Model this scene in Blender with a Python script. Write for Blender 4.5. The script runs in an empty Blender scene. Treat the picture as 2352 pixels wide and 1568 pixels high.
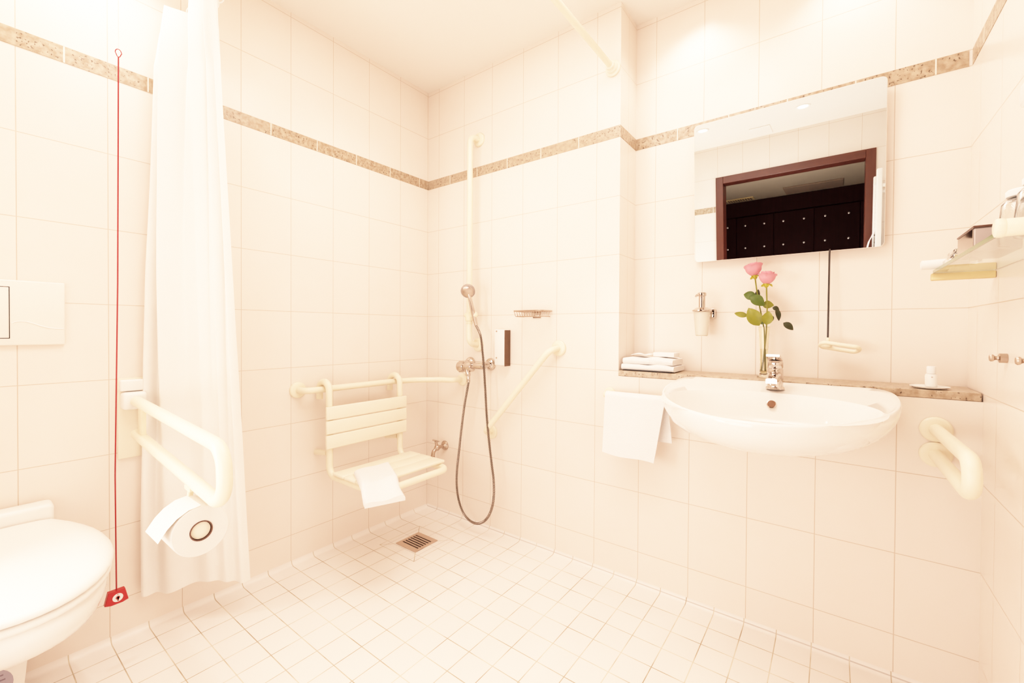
import bpy, bmesh, math, random
from mathutils import Vector, Matrix
random.seed(7)
PI = math.pi
SC = bpy.context.scene
COL = SC.collection

# ------------------------------------------------------------------ camera (solved from tile joints; metres)
F_PX, CAM = 982.928, Vector((1.9305, -1.7404, 1.0587))
YAW, PITCH, ROLL, SY = 2.2141, -0.0106, 0.0055, -15.83
FW = Vector((math.cos(YAW)*math.cos(PITCH), math.sin(YAW)*math.cos(PITCH), math.sin(PITCH)))
_r = Vector((math.sin(YAW), -math.cos(YAW), 0)); _u = _r.cross(FW)
RT = math.cos(ROLL)*_r + math.sin(ROLL)*_u
UP = -math.sin(ROLL)*_r + math.cos(ROLL)*_u
def at(u, v, ax, val):
    """measured point of the photo on the plane axis=val -> world position"""
    d = FW + RT*((u-1176)/F_PX) - UP*((v-784-SY)/F_PX)
    return CAM + d*((val-CAM[ax])/d[ax])
cd = bpy.data.cameras.new('camera'); cam = bpy.data.objects.new('camera', cd); COL.objects.link(cam)
cam.matrix_world = Matrix(((RT.x, UP.x, -FW.x, CAM.x), (RT.y, UP.y, -FW.y, CAM.y), (RT.z, UP.z, -FW.z, CAM.z), (0, 0, 0, 1)))
cd.sensor_width = 36; cd.lens = 36*F_PX/2352; cd.shift_y = SY/2352; cd.clip_start = 0.02
SC.camera = cam
XR, YD, ZC, YB2, XJ = 2.268, -2.24, 2.456, 0.1805, 1.197   # right wall, door wall, ceiling, niche back, niche left

# ------------------------------------------------------------------ materials
def nmat(name):
    m = bpy.data.materials.new(name); m.use_nodes = True
    nt = m.node_tree; b = nt.nodes['Principled BSDF']
    return m, nt, b
def N(nt, t, **kw):
    n = nt.nodes.new(t)
    for k, v in kw.items(): setattr(n, k, v)
    return n
def math_(nt, op, a, b=None, c=None):
    n = N(nt, 'ShaderNodeMath', operation=op)
    for i, x in enumerate((a, b, c)):
        if x is None: continue
        if isinstance(x, (int, float)): n.inputs[i].default_value = x
        else: nt.links.new(x, n.inputs[i])
    return n.outputs[0]
def mixc(nt, fac, a, b):
    n = N(nt, 'ShaderNodeMix', data_type='RGBA')
    for sock, x in ((n.inputs[0], fac), (n.inputs[6], a), (n.inputs[7], b)):
        if isinstance(x, (int, float)): sock.default_value = x
        elif isinstance(x, tuple): sock.default_value = (*x, 1)
        else: nt.links.new(x, sock)
    return n.outputs[2]
def plain(name, col, rough=0.4, metal=0.0, var=0.03, scale=14, bump=0.0, bscale=200, **kw):
    m, nt, b = nmat(name)
    tc = N(nt, 'ShaderNodeTexCoord'); no = N(nt, 'ShaderNodeTexNoise'); no.inputs['Scale'].default_value = scale
    no.inputs['Detail'].default_value = 3
    nt.links.new(tc.outputs['Object'], no.inputs['Vector'])
    c2 = tuple(max(0, c*(1-var)) for c in col)
    nt.links.new(mixc(nt, no.outputs[0], col, c2), b.inputs['Base Color'])
    b.inputs['Roughness'].default_value = rough; b.inputs['Metallic'].default_value = metal
    for k, v in kw.items(): b.inputs[k.replace('_', ' ')].default_value = v
    if bump:
        n2 = N(nt, 'ShaderNodeTexNoise'); n2.inputs['Scale'].default_value = bscale; n2.inputs['Detail'].default_value = 4
        nt.links.new(tc.outputs['Object'], n2.inputs['Vector'])
        bp = N(nt, 'ShaderNodeBump'); bp.inputs['Strength'].default_value = bump; bp.inputs['Distance'].default_value = 0.002
        nt.links.new(n2.outputs[0], bp.inputs['Height']); nt.links.new(bp.outputs[0], b.inputs['Normal'])
    return m
TILE = (0.895, 0.805, 0.735); GROUT = (0.61, 0.50, 0.40)
def tile_mat(name, uph, tile=TILE, grout=GROUT):
    m, nt, b = nmat(name)
    uv = N(nt, 'ShaderNodeUVMap'); sp = N(nt, 'ShaderNodeSeparateXYZ'); nt.links.new(uv.outputs[0], sp.inputs[0])
    above = math_(nt, 'GREATER_THAN', sp.outputs[1], 1.91)
    v = math_(nt, 'SUBTRACT', sp.outputs[1], math_(nt, 'MULTIPLY', above, 0.05))
    v = math_(nt, 'ADD', v, 0.25*8-1.8858)
    u = math_(nt, 'ADD', sp.outputs[0], 10-uph)
    cb = N(nt, 'ShaderNodeCombineXYZ'); nt.links.new(u, cb.inputs[0]); nt.links.new(v, cb.inputs[1])
    br = N(nt, 'ShaderNodeTexBrick', offset=0.0, squash=1.0)
    for k, x in (('Scale', 1.0), ('Mortar Size', 0.0013), ('Mortar Smooth', 0.25), ('Brick Width', 0.2), ('Row Height', 0.25), ('Bias', 0.0)):
        br.inputs[k].default_value = x
    br.inputs['Color1'].default_value = (1, 1, 1, 1); br.inputs['Color2'].default_value = (0.94, 0.94, 0.94, 1)
    nt.links.new(cb.outputs[0], br.inputs['Vector'])
    no = N(nt, 'ShaderNodeTexNoise'); no.inputs['Scale'].default_value = 9; no.inputs['Detail'].default_value = 5; no.inputs['Roughness'].default_value = 0.6
    nt.links.new(uv.outputs[0], no.inputs['Vector'])
    cl = mixc(nt, no.outputs[0], tile, tuple(c*k for c, k in zip(tile, (0.98, 0.965, 0.94))))
    mm = N(nt, 'ShaderNodeMix', data_type='RGBA', blend_type='MULTIPLY'); mm.inputs[0].default_value = 0.35
    nt.links.new(cl, mm.inputs[6]); nt.links.new(br.outputs['Color'], mm.inputs[7])
    g2 = N(nt, 'ShaderNodeTexNoise'); g2.inputs['Scale'].default_value = 3.3; nt.links.new(uv.outputs[0], g2.inputs['Vector'])
    gf = math_(nt, 'MULTIPLY', br.outputs['Fac'], math_(nt, 'MULTIPLY_ADD', g2.outputs[0], 1.1, 0.15))
    gf = math_(nt, 'MINIMUM', gf, 1.0)
    nt.links.new(mixc(nt, gf, mm.outputs[2], grout), b.inputs['Base Color'])
    nt.links.new(math_(nt, 'MULTIPLY_ADD', br.outputs['Fac'], 0.4, 0.22), b.inputs['Roughness'])
    b.inputs['Specular IOR Level'].default_value = 0.3
    bp = N(nt, 'ShaderNodeBump', invert=True); bp.inputs['Strength'].default_value = 0.35; bp.inputs['Distance'].default_value = 0.001
    nt.links.new(br.outputs['Fac'], bp.inputs['Height']); nt.links.new(bp.outputs[0], b.inputs['Normal'])
    return m
def granite(name, joints=None, base=(0.31, 0.232, 0.158), dark=(0.05, 0.034, 0.022), light=(0.50, 0.405, 0.305)):
    m, nt, b = nmat(name)
    tc = N(nt, 'ShaderNodeTexCoord')
    n1 = N(nt, 'ShaderNodeTexNoise'); n1.inputs['Scale'].default_value = 60; n1.inputs['Detail'].default_value = 5
    n2 = N(nt, 'ShaderNodeTexNoise'); n2.inputs['Scale'].default_value = 130; n2.inputs['Detail'].default_value = 2
    n3 = N(nt, 'ShaderNodeTexNoise'); n3.inputs['Scale'].default_value = 9
    for n in (n1, n2, n3): nt.links.new(tc.outputs['Object'], n.inputs['Vector'])
    r1 = N(nt, 'ShaderNodeValToRGB'); r1.color_ramp.elements[0].position = 0.33; r1.color_ramp.elements[1].position = 0.66
    r1.color_ramp.elements[0].color = (*base, 1); r1.color_ramp.elements[1].color = (*light, 1)
    nt.links.new(n1.outputs[0], r1.inputs[0])
    sp = math_(nt, 'GREATER_THAN', n2.outputs[0], 0.64)
    sp2 = math_(nt, 'MULTIPLY', sp, math_(nt, 'GREATER_THAN', n3.outputs[0], 0.42))
    c = mixc(nt, math_(nt, 'MULTIPLY', sp2, 0.8), r1.outputs[0], dark)
    if joints:
        uv = N(nt, 'ShaderNodeUVMap'); s = N(nt, 'ShaderNodeSeparateXYZ'); nt.links.new(uv.outputs[0], s.inputs[0])
        ph, pitch = joints
        fr = math_(nt, 'FRACT', math_(nt, 'DIVIDE', math_(nt, 'ADD', s.outputs[0], 20*pitch-ph+0.002), pitch))
        j = math_(nt, 'LESS_THAN', fr, 0.004/pitch)
        c = mixc(nt, j, c, (0.88, 0.78, 0.66))
    nt.links.new(c, b.inputs['Base Color']); b.inputs['Roughness'].default_value = 0.3
    return m
def floor_mat():
    m, nt, b = nmat('floor_tiles')
    uv = N(nt, 'ShaderNodeUVMap'); sp = N(nt, 'ShaderNodeSeparateXYZ'); nt.links.new(uv.outputs[0], sp.inputs[0])
    X, Y = sp.outputs[0], sp.outputs[1]
    cb = N(nt, 'ShaderNodeCombineXYZ'); nt.links.new(math_(nt, 'ADD', X, 10-0.084), cb.inputs[0]); nt.links.new(math_(nt, 'ADD', Y, 10.004), cb.inputs[1])
    br = N(nt, 'ShaderNodeTexBrick', offset=0.0, squash=1.0)
    for k, x in (('Scale', 1.0), ('Mortar Size', 0.0013), ('Mortar Smooth', 0.2), ('Brick Width', 0.1), ('Row Height', 0.1), ('Bias', 0.0)):
        br.inputs[k].default_value = x
    br.inputs['Color1'].default_value = (1, 1, 1, 1); br.inputs['Color2'].default_value = (0.93, 0.93, 0.93, 1)
    nt.links.new(cb.outputs[0], br.inputs['Vector'])
    def lines(sock, ph, lim):
        d = math_(nt, 'MULTIPLY', math_(nt, 'ABSOLUTE', math_(nt, 'SUBTRACT', math_(nt, 'FRACT', math_(nt, 'ADD', math_(nt, 'MULTIPLY', sock, 10.0), 100.5-ph*10)), 0.5)), 0.1)
        r = N(nt, 'ShaderNodeMapRange'); r.interpolation_type = 'SMOOTHSTEP'
        for k, x in (('From Min', 0.0009), ('From Max', 0.0019), ('To Min', 1.0), ('To Max', 0.0)): r.inputs[k].default_value = x
        nt.links.new(d, r.inputs['Value'])
        return math_(nt, 'MULTIPLY', r.outputs[0], lim)
    lx = lines(X, 0.084, math_(nt, 'MULTIPLY', math_(nt, 'GREATER_THAN', X, 0.03), math_(nt, 'LESS_THAN', X, XR-0.04)))
    ly = lines(Y, -0.004, math_(nt, 'LESS_THAN', Y, -0.03))
    gfac = math_(nt, 'MAXIMUM', lx, ly)
    # mitred tiles sloping to the drain
    cx, cy, h = 0.285, -0.325, 0.128
    ax = math_(nt, 'ABSOLUTE', math_(nt, 'SUBTRACT', X, cx)); ay = math_(nt, 'ABSOLUTE', math_(nt, 'SUBTRACT', Y, cy))
    mx = math_(nt, 'MAXIMUM', ax, ay)
    inside = math_(nt, 'LESS_THAN', mx, h)
    diag = math_(nt, 'LESS_THAN', math_(nt, 'ABSOLUTE', math_(nt, 'SUBTRACT', ax, ay)), 0.0022)
    edge = math_(nt, 'GREATER_THAN', mx, h-0.0026)
    own = math_(nt, 'MAXIMUM', diag, edge)
    fac = math_(nt, 'ADD', math_(nt, 'MULTIPLY', inside, own), math_(nt, 'MULTIPLY', math_(nt, 'SUBTRACT', 1.0, inside), gfac))
    no = N(nt, 'ShaderNodeTexNoise'); no.inputs['Scale'].default_value = 5; nt.links.new(uv.outputs[0], no.inputs['Vector'])
    n2 = N(nt, 'ShaderNodeTexNoise'); n2.inputs['Scale'].default_value = 7; n2.inputs['Detail'].default_value = 3; nt.links.new(uv.outputs[0], n2.inputs['Vector'])
    t = (0.91, 0.85, 0.80)
    cl = mixc(nt, no.outputs[0], t, tuple(c*0.965 for c in t))
    mm = N(nt, 'ShaderNodeMix', data_type='RGBA', blend_type='MULTIPLY'); mm.inputs[0].default_value = 0.4
    nt.links.new(cl, mm.inputs[6]); nt.links.new(br.outputs['Color'], mm.inputs[7])
    gr = N(nt, 'ShaderNodeValToRGB'); gr.color_ramp.elements[0].position = 0.36; gr.color_ramp.elements[1].position = 0.62
    gr.color_ramp.elements[0].color = (0.32, 0.26, 0.175, 1); gr.color_ramp.elements[1].color = (0.70, 0.63, 0.51, 1)
    nt.links.new(n2.outputs[0], gr.inputs[0])
    nt.links.new(mixc(nt, math_(nt, 'MINIMUM', fac, 1.0), mm.outputs[2], gr.outputs[0]), b.inputs['Base Color'])
    nt.links.new(math_(nt, 'MULTIPLY_ADD', fac, 0.35, 0.38), b.inputs['Roughness'])
    bp = N(nt, 'ShaderNodeBump', invert=True); bp.inputs['Strength'].default_value = 0.4; bp.inputs['Distance'].default_value = 0.001
    nt.links.new(fac, bp.inputs['Height']); nt.links.new(bp.outputs[0], b.inputs['Normal'])
    return m
def wood(name, c1, c2, axis=2, scale=6, rough=0.4):
    m, nt, b = nmat(name)
    tc = N(nt, 'ShaderNodeTexCoord'); mp = N(nt, 'ShaderNodeMapping')
    s = [scale*8]*3; s[axis] = scale*0.5; mp.inputs['Scale'].default_value = s
    no = N(nt, 'ShaderNodeTexNoise'); no.inputs['Scale'].default_value = 1.0; no.inputs['Detail'].default_value = 6
    nt.links.new(tc.outputs['Object'], mp.inputs[0]); nt.links.new(mp.outputs[0], no.inputs['Vector'])
    nt.links.new(mixc(nt, no.outputs[0], c1, c2), b.inputs['Base Color']); b.inputs['Roughness'].default_value = rough
    return m
def glassy(name, col, rough=0.02, ior=1.45):
    m, nt, b = nmat(name)
    no = N(nt, 'ShaderNodeTexNoise'); no.inputs['Scale'].default_value = 5
    nt.links.new(mixc(nt, no.outputs[0], col, tuple(c*0.98 for c in col)), b.inputs['Base Color'])
    b.inputs['Transmission Weight'].default_value = 1.0; b.inputs['Roughness'].default_value = rough; b.inputs['IOR'].default_value = ior
    return m
def cloth(name, col, transl=0.0, bump=0.5, bscale=500):
    m = plain(name, col, rough=0.95, var=0.03, bump=bump, bscale=bscale)
    nt = m.node_tree; b = nt.nodes['Principled BSDF']; b.inputs['Specular IOR Level'].default_value = 0.1
    if transl:
        tr = N(nt, 'ShaderNodeBsdfTranslucent'); tr.inputs[0].default_value = (*col, 1)
        mx = N(nt, 'ShaderNodeMixShader'); mx.inputs[0].default_value = transl
        nt.links.new(b.outputs[0], mx.inputs[1]); nt.links.new(tr.outputs[0], mx.inputs[2])
        nt.links.new(mx.outputs[0], nt.nodes['Material Output'].inputs[0])
    return m
M = dict(
    tileA=tile_mat('wall_tiles_left', -1.0058), tileB=tile_mat('wall_tiles_back', 0.0885),
    tileC=tile_mat('wall_tiles_right', 0.08), tileD=tile_mat('wall_tiles_door_side', 0.09),
    floor=floor_mat(), ceil=plain('ceiling_paint', (0.92, 0.86, 0.785), 0.9, var=0.02, scale=3),
    granA=granite('granite_border_left', (-0.071, 0.205)), granB=granite('granite_border_shower', (0.385, 0.2045), base=(0.36, 0.29, 0.22)),
    granC=granite('granite_border_niche', (1.382, 0.201)), granR=granite('granite_border_right', (0.05, 0.2)),
    granite=granite('granite_ledge'),
    cream=plain('cream_nylon', (0.91, 0.82, 0.64), 0.33, var=0.02), creamd=plain('cream_plastic', (0.90, 0.80, 0.60), 0.4, var=0.03),
    slat=plain('cream_slat', (0.91, 0.83, 0.67), 0.42, var=0.02),
    ceramic=plain('white_ceramic', (0.91, 0.88, 0.835), 0.08, var=0.01), plastic=plain('white_plastic', (0.90, 0.87, 0.82), 0.3, var=0.01),
    plate=plain('flush_plastic', (0.89, 0.83, 0.75), 0.28, var=0.01),
    chrome=plain('chrome', (0.60, 0.55, 0.51), 0.07, 1.0, var=0.05), satin=plain('satin_steel', (0.50, 0.42, 0.36), 0.25, 1.0, var=0.08),
    grate=plain('stainless_grate', (0.60, 0.48, 0.40), 0.42, 0.6, var=0.12, scale=40), hosem=plain('hose_metal', (0.24, 0.21, 0.185), 0.25, 0.85, var=0.1),
    dark=plain('black_gap_and_shade', (0.012, 0.010, 0.010), 0.5), black=plain('black_rod', (0.02, 0.017, 0.016), 0.35),
    curtain=cloth('curtain_fabric', (0.96, 0.93, 0.885), 0.10, 0.25, 260), towel=cloth('terry_towel', (0.93, 0.91, 0.885), 0.0, 0.8, 420),
    paper=cloth('tissue_paper', (0.93, 0.895, 0.84), 0.15, 0.3, 300), white=cloth('white_paper', (0.92, 0.90, 0.87), 0, 0.1, 200),
    red=plain('red_cord', (0.30, 0.02, 0.028), 0.5), redp=plain('red_plastic', (0.40, 0.014, 0.022), 0.32), redd=plain('red_print', (0.32, 0.05, 0.05), 0.5),
    greylab=plain('grey_blue_label', (0.40, 0.38, 0.46), 0.5), inkd=plain('label_print', (0.22, 0.19, 0.24), 0.6),
    overflow=plain('overflow_brown', (0.16, 0.07, 0.03), 0.5, 0.0),
    mirror=plain('mirror_silver', (0.80, 0.93, 0.985), 0.0, 1.0, var=0.0), mback=plain('mirror_edge', (0.86, 0.83, 0.76), 0.25),
    dwood=wood('door_frame_wood', (0.105, 0.030, 0.018), (0.062, 0.016, 0.010), 2), hwood=wood('head_frame_wood', (0.105, 0.030, 0.018), (0.062, 0.016, 0.010), 0),
    wwood=wood('wardrobe_wood', (0.036, 0.006, 0.006), (0.020, 0.003, 0.003), 2, rough=0.7), knob=plain('knob_steel', (0.85, 0.80, 0.78), 0.25, 0.6),
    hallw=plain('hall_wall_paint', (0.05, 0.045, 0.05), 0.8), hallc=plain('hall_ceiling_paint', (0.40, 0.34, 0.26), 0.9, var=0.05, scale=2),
    hatch=plain('hatch_panel', (0.27, 0.20, 0.15), 0.8), hfloor=wood('hall_floor_wood', (0.12, 0.05, 0.03), (0.08, 0.03, 0.02), 1),
    glass=glassy('clear_glass', (0.97, 0.97, 0.95)), gshelf=glassy('shelf_glass', (0.80, 0.90, 0.82)), gedge=plain('green_glass_edge', (0.20, 0.27, 0.15), 0.15),
    vase=glassy('vase_glass', (0.97, 0.95, 0.85)), frost=plain('frosted_cup', (0.90, 0.85, 0.74), 0.45, var=0.01, Transmission_Weight=0.35),
    brass=plain('shelf_bracket', (0.72, 0.56, 0.30), 0.35, 0.15), petal=plain('pink_petal', (0.84, 0.33, 0.40), 0.6, var=0.25, scale=60),
    stem=plain('rose_stem', (0.17, 0.19, 0.02), 0.5), leafL=plain('leaf_light', (0.20, 0.22, 0.018), 0.45, var=0.3, scale=80),
    leafM=plain('leaf_mid', (0.065, 0.12, 0.010), 0.45, var=0.3, scale=80), leafD=plain('leaf_dark', (0.024, 0.034, 0.007), 0.5, var=0.3, scale=80),
    sepal=plain('rose_sepal', (0.42, 0.40, 0.05), 0.5, var=0.2), showerg=plain('shower_head_grey', (0.33, 0.285, 0.26), 0.3, 0.3),
    greybox=plain('grey_plastic_box', (0.50, 0.43, 0.41), 0.3, 0.15), brownrim=plain('brown_rim', (0.13, 0.075, 0.06), 0.3, 0.4), chromerefl=plain('chrome_dark_reflection', (0.15, 0.105, 0.08), 0.22, 0.9),
)
mE, ntE, bE = nmat('lamp_lens'); bE.inputs['Emission Color'].default_value = (1, 0.93, 0.82, 1); bE.inputs['Emission Strength'].default_value = 14
M['lens'] = mE
M['wwood'].node_tree.nodes['Principled BSDF'].inputs['Specular IOR Level'].default_value = 0.15

# ------------------------------------------------------------------ mesh helpers
ORG = {}
def finish(bm, ang=35):
    bmesh.ops.remove_doubles(bm, verts=bm.verts, dist=1e-6)
    bmesh.ops.recalc_face_normals(bm, faces=bm.faces)
    for f in bm.faces: f.smooth = True
    for e in bm.edges:
        if len(e.link_faces) == 2:
            e.smooth = e.calc_face_angle(0) < math.radians(ang)
def link(name, bm, mat, parent=None, org=None, ang=35, fin=True):
    if fin: finish(bm, ang)
    o3 = ORG[parent.name] if parent else Vector(org or (0, 0, 0))
    bmesh.ops.translate(bm, vec=-o3, verts=bm.verts)
    me = bpy.data.meshes.new(name); bm.to_mesh(me); bm.free()
    for m in (mat if isinstance(mat, (list, tuple)) else [mat]): me.materials.append(m)
    ob = bpy.data.objects.new(name, me); COL.objects.link(ob)
    if parent: ob.parent = parent
    else: ob.location = o3
    ORG[ob.name] = o3.copy()
    return ob
def tag(o, label, cat, group=None):
    o['label'] = label; o['category'] = cat
    if group: o['group'] = group
    return o
def thing(name, label, cat, loc, group=None):
    o = bpy.data.objects.new(name, None); COL.objects.link(o); o.location = loc; o.empty_display_size = 0.05
    ORG[o.name] = Vector(loc)
    return tag(o, label, cat, group)
def struct(o): o['kind'] = 'structure'; return o
def copy_tree(o, loc, parent=None, label=None):
    c = o.copy(); COL.objects.link(c)
    if parent: c.parent = parent
    else: c.location = loc
    if label: c['label'] = label
    for ch in list(o.children): copy_tree(ch, None, c)
    return c
def B(): return bmesh.new()
def box(bm, lo, hi, bev=0.0, seg=2, mi=0):
    lo, hi = Vector(lo), Vector(hi)
    r = bmesh.ops.create_cube(bm, size=1.0); vs = r['verts']
    c, s = (lo+hi)/2, hi-lo
    for v in vs: v.co = Vector((v.co.x*s.x, v.co.y*s.y, v.co.z*s.z))+c
    fs = list({f for v in vs for f in v.link_faces})
    for f in fs: f.material_index = mi
    if bev:
        es = list({e for f in fs for e in f.edges})
        bmesh.ops.bevel(bm, geom=es, offset=bev, segments=seg, affect='EDGES', profile=0.5)
    return vs
def frame_of(d):
    d = d.normalized(); a = Vector((0, 0, 1)) if abs(d.z) < 0.9 else Vector((1, 0, 0))
    x = a.cross(d).normalized(); return x, d.cross(x)
def loft(bm, rings, cap0=True, cap1=True, closed=True, mi=0):
    vr = [[bm.verts.new(p) for p in r] for r in rings]
    n = len(vr[0])
    for a, b in zip(vr, vr[1:]):
        for i in range(n if closed else n-1):
            j = (i+1) % n
            try: bm.faces.new((a[i], a[j], b[j], b[i])).material_index = mi
            except ValueError: pass
    if closed:
        if cap0: bm.faces.new(list(reversed(vr[0]))).material_index = mi
        if cap1: bm.faces.new(vr[-1]).material_index = mi
    return vr
def fillet(pts, r, n=7):
    pts = [Vector(p) for p in pts]
    if r <= 0 or len(pts) < 3: return pts
    out = [pts[0]]
    for i in range(1, len(pts)-1):
        p = pts[i]; rr = r[i] if isinstance(r, (list, dict)) else r
        a, b = (pts[i-1]-p), (pts[i+1]-p); la, lb = a.length, b.length; a.normalize(); b.normalize()
        th = a.angle(b)
        if th > PI-0.02: out.append(p); continue
        t = min(rr/math.tan(th/2), la*0.49, lb*0.49); rad = t*math.tan(th/2)
        c = p+(a+b).normalized()*(rad/math.sin(th/2))
        s, e = p+a*t-c, p+b*t-c
        tot = s.angle(e); axis = s.cross(e).normalized()
        for k in range(n+1): out.append(c+Matrix.Rotation(tot*k/n, 3, axis) @ s)
    out.append(pts[-1]); return out
def tube(bm, pts, r, seg=16, fil=0.0, caps=True, closed=False, n=7, mi=0):
    pts = fillet(pts, fil, n)
    P = [pts[0]]
    for p in pts[1:]:
        if (p-P[-1]).length > 1e-6: P.append(p)
    if closed and (P[0]-P[-1]).length < 1e-6: P.pop()
    m = len(P)
    tan = []
    for i in range(m):
        if closed: t = P[(i+1) % m]-P[i-1]
        else: t = P[min(i+1, m-1)]-P[max(i-1, 0)]
        tan.append(t.normalized())
    x, y = frame_of(tan[0]); rings = []
    for i in range(m):
        if i:
            q = tan[i-1].rotation_difference(tan[i]); x = q @ x
        x = (x-tan[i]*x.dot(tan[i])).normalized(); y = tan[i].cross(x)
        rr = r(i/(m-1) if m > 1 else 0) if callable(r) else r
        rings.append([P[i]+(x*math.cos(2*PI*k/seg)+y*math.sin(2*PI*k/seg))*rr for k in range(seg)])
    if closed: rings.append(rings[0])
    return loft(bm, rings, caps and not closed, caps and not closed, mi=mi)
def lathe(bm, prof, org, axis, seg=32, mi=0, cap0=True, cap1=True):
    axis = Vector(axis).normalized(); x, y = frame_of(axis); org = Vector(org)
    rings = [[org+axis*h+(x*math.cos(2*PI*k/seg)+y*math.sin(2*PI*k/seg))*max(r, 1e-5) for k in range(seg)] for r, h in prof]
    return loft(bm, rings, cap0, cap1, mi=mi)
def cyl(bm, a, b, r, seg=24, bev=0.0, mi=0):
    a, b = Vector(a), Vector(b); L = (b-a).length; bev = min(bev, L*0.45, r*0.9)
    pr = [(r-bev, 0), (r-bev*0.3, bev*0.3), (r, bev), (r, L-bev), (r-bev*0.3, L-bev*0.3), (r-bev, L)] if bev else [(r, 0), (r, L)]
    return lathe(bm, pr, a, b-a, seg, mi)
def flange(bm, c, ax, r=0.036, t=0.012):
    lathe(bm, [(r, 0), (r, t*0.55), (r*0.93, t*0.85), (r*0.8, t), (r*0.45, t*1.05)], c, ax, 32)
def sphere(bm, c, r, sc=(1, 1, 1), seg=20):
    x = bmesh.ops.create_uvsphere(bm, u_segments=seg, v_segments=seg//2, radius=r)
    for v in x['verts']: v.co = Vector((v.co.x*sc[0], v.co.y*sc[1], v.co.z*sc[2]))+Vector(c)
def uvbox(bm, lo, hi, uvax):
    """box with metric UVs: uvax picks, for faces normal to x / y, the horizontal axis"""
    uvl = bm.loops.layers.uv.verify()
    vs = box(bm, lo, hi)
    for f in {f for v in vs for f in v.link_faces}:
        f.normal_update(); n = f.normal
        for l in f.loops:
            c = l.vert.co
            if abs(n.x) > 0.5: l[uvl].uv = (c.y, c.z)
            elif abs(n.y) > 0.5: l[uvl].uv = (c.x, c.z)
            else: l[uvl].uv = (c.x, c.y)

# ------------------------------------------------------------------ the setting
def wallobj(name, boxes, mat):
    bm = B()
    for lo, hi in boxes: uvbox(bm, lo, hi, None)
    me_bm = bm
    for f in bm.faces: f.smooth = False
    return struct(link(name, me_bm, mat, fin=False))
wallobj('wall_left', [((-0.1, YD, 0), (0, 0.3, ZC))], M['tileA'])
wallobj('wall_back', [((0, 0, 0), (XJ, 0.3, ZC)), ((XJ, YB2, 0), (XR, 0.3, ZC)), ((XJ, 0, 0), (XR, YB2, 0.865))], M['tileB'])
wallobj('wall_right', [((XR, YD, 0), (XR+0.1, 0.3, ZC))], M['tileC'])
DX0, DX1, DZ = 1.135, 2.115, 2.125        # clear door opening
wallobj('wall_front', [((-0.1, YD-0.12, 0), (DX0-0.02, YD, ZC)), ((DX1+0.02, YD-0.12, 0), (XR+0.1, YD, ZC)), ((DX0-0.02, YD-0.12, DZ+0.02), (DX1+0.02, YD, ZC))], M['tileD'])
wallobj('ceiling', [((-0.1, YD-0.12, ZC), (XR+0.1, 0.3, ZC+0.1))], M['ceil'])
def floor_mesh():
    bm = B(); uvl = bm.loops.layers.uv.verify(); R = 0.02
    d = [0, 0.0004, 0.0012, 0.003, 0.006, 0.010, 0.014, 0.02]
    xs = d+[0.1+0.1*i for i in range(22)]; xs = [x for x in xs if x < XR-0.035]+[XR-x for x in reversed(d)]
    ys = [-x for x in d]+[-0.1-0.1*i for i in range(22)]+[YD]
    def cz(t): return 0.0 if t >= R else R-math.sqrt(max(0, R*R-(R-t)**2))
    g = [[bm.verts.new((x, y, max(cz(x), cz(-y), cz(XR-x)))) for y in ys] for x in xs]
    for i in range(len(xs)-1):
        for j in range(len(ys)-1):
            f = bm.faces.new((g[i][j], g[i][j+1], g[i+1][j+1], g[i+1][j])); f.smooth = True
            for l in f.loops: l[uvl].uv = (l.vert.co.x, l.vert.co.y)
    bmesh.ops.recalc_face_normals(bm, faces=bm.faces)
    if sum(f.normal.z for f in bm.faces) < 0: bmesh.ops.reverse_faces(bm, faces=bm.faces)
    return struct(link('floor', bm, M['floor'], fin=False))
floor_mesh()
ZS0, ZS1, PR = 1.8858, 1.9355, 0.0012
def strip(name, lo, hi, mat):
    bm = B(); uvbox(bm, lo, hi, None); return struct(link(name, bm, mat, fin=False))
strip('trim_1', (0, YD, ZS0), (PR, 0, ZS1), M['granA'])
strip('trim_2', (PR, -PR, ZS0), (XJ+PR, 0, ZS1), M['granB'])
strip('trim_3', (XJ, 0, ZS0), (XJ+PR, YB2, ZS1), M['granite'])
strip('trim_4', (XJ+PR, YB2-PR, ZS0), (XR-0.008, YB2, ZS1), M['granC'])
strip('trim_5', (XR-PR, YD, ZS0), (XR, YB2-0.004, ZS1), M['granR'])
strip('trim_6', (0, YD, ZS0), (DX0-0.065, YD+PR, ZS1), M['granR'])
# granite ledge covering the pre-wall
bm = B(); box(bm, (XJ+0.0005, -0.002, 0.866), (XR-0.003, YB2-0.0005, 0.889), 0.0015, 1)
tag(link('granite_ledge', bm, M['granite'], org=(1.73, 0.09, 0.866)), 'long speckled beige granite ledge on the low wall behind the washbasin', 'ledge')
# door frame and hall behind (seen in the mirror)
fr = bpy.data.objects.new('door_1', None); COL.objects.link(fr); ORG['door_1'] = Vector((0, 0, 0)); struct(fr)
bm = B(); box(bm, (DX0-0.06, YD-0.13, 0), (DX0, YD+0.014, DZ+0.06), 0.002, 1); link('door_jamb', bm, M['dwood'], fr)
bm = B(); box(bm, (DX1, YD-0.13, 0), (DX1+0.06, YD+0.014, DZ+0.06), 0.002, 1); link('door_jamb', bm, M['dwood'], fr)
bm = B(); box(bm, (DX0+0.0005, YD-0.13, DZ), (DX1-0.0005, YD+0.014, DZ+0.06), 0.002, 1); link('door_head', bm, M['hwood'], fr)
HY, HZ = -3.80, 2.19
wallobj('floor_hall', [((0.2, HY-0.6, -0.05), (2.8, YD, 0))], M['hfloor'])
wallobj('ceiling_hall', [((0.2, HY-0.6, HZ), (2.8, YD-0.12, HZ+0.05))], M['hallc'])
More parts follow.
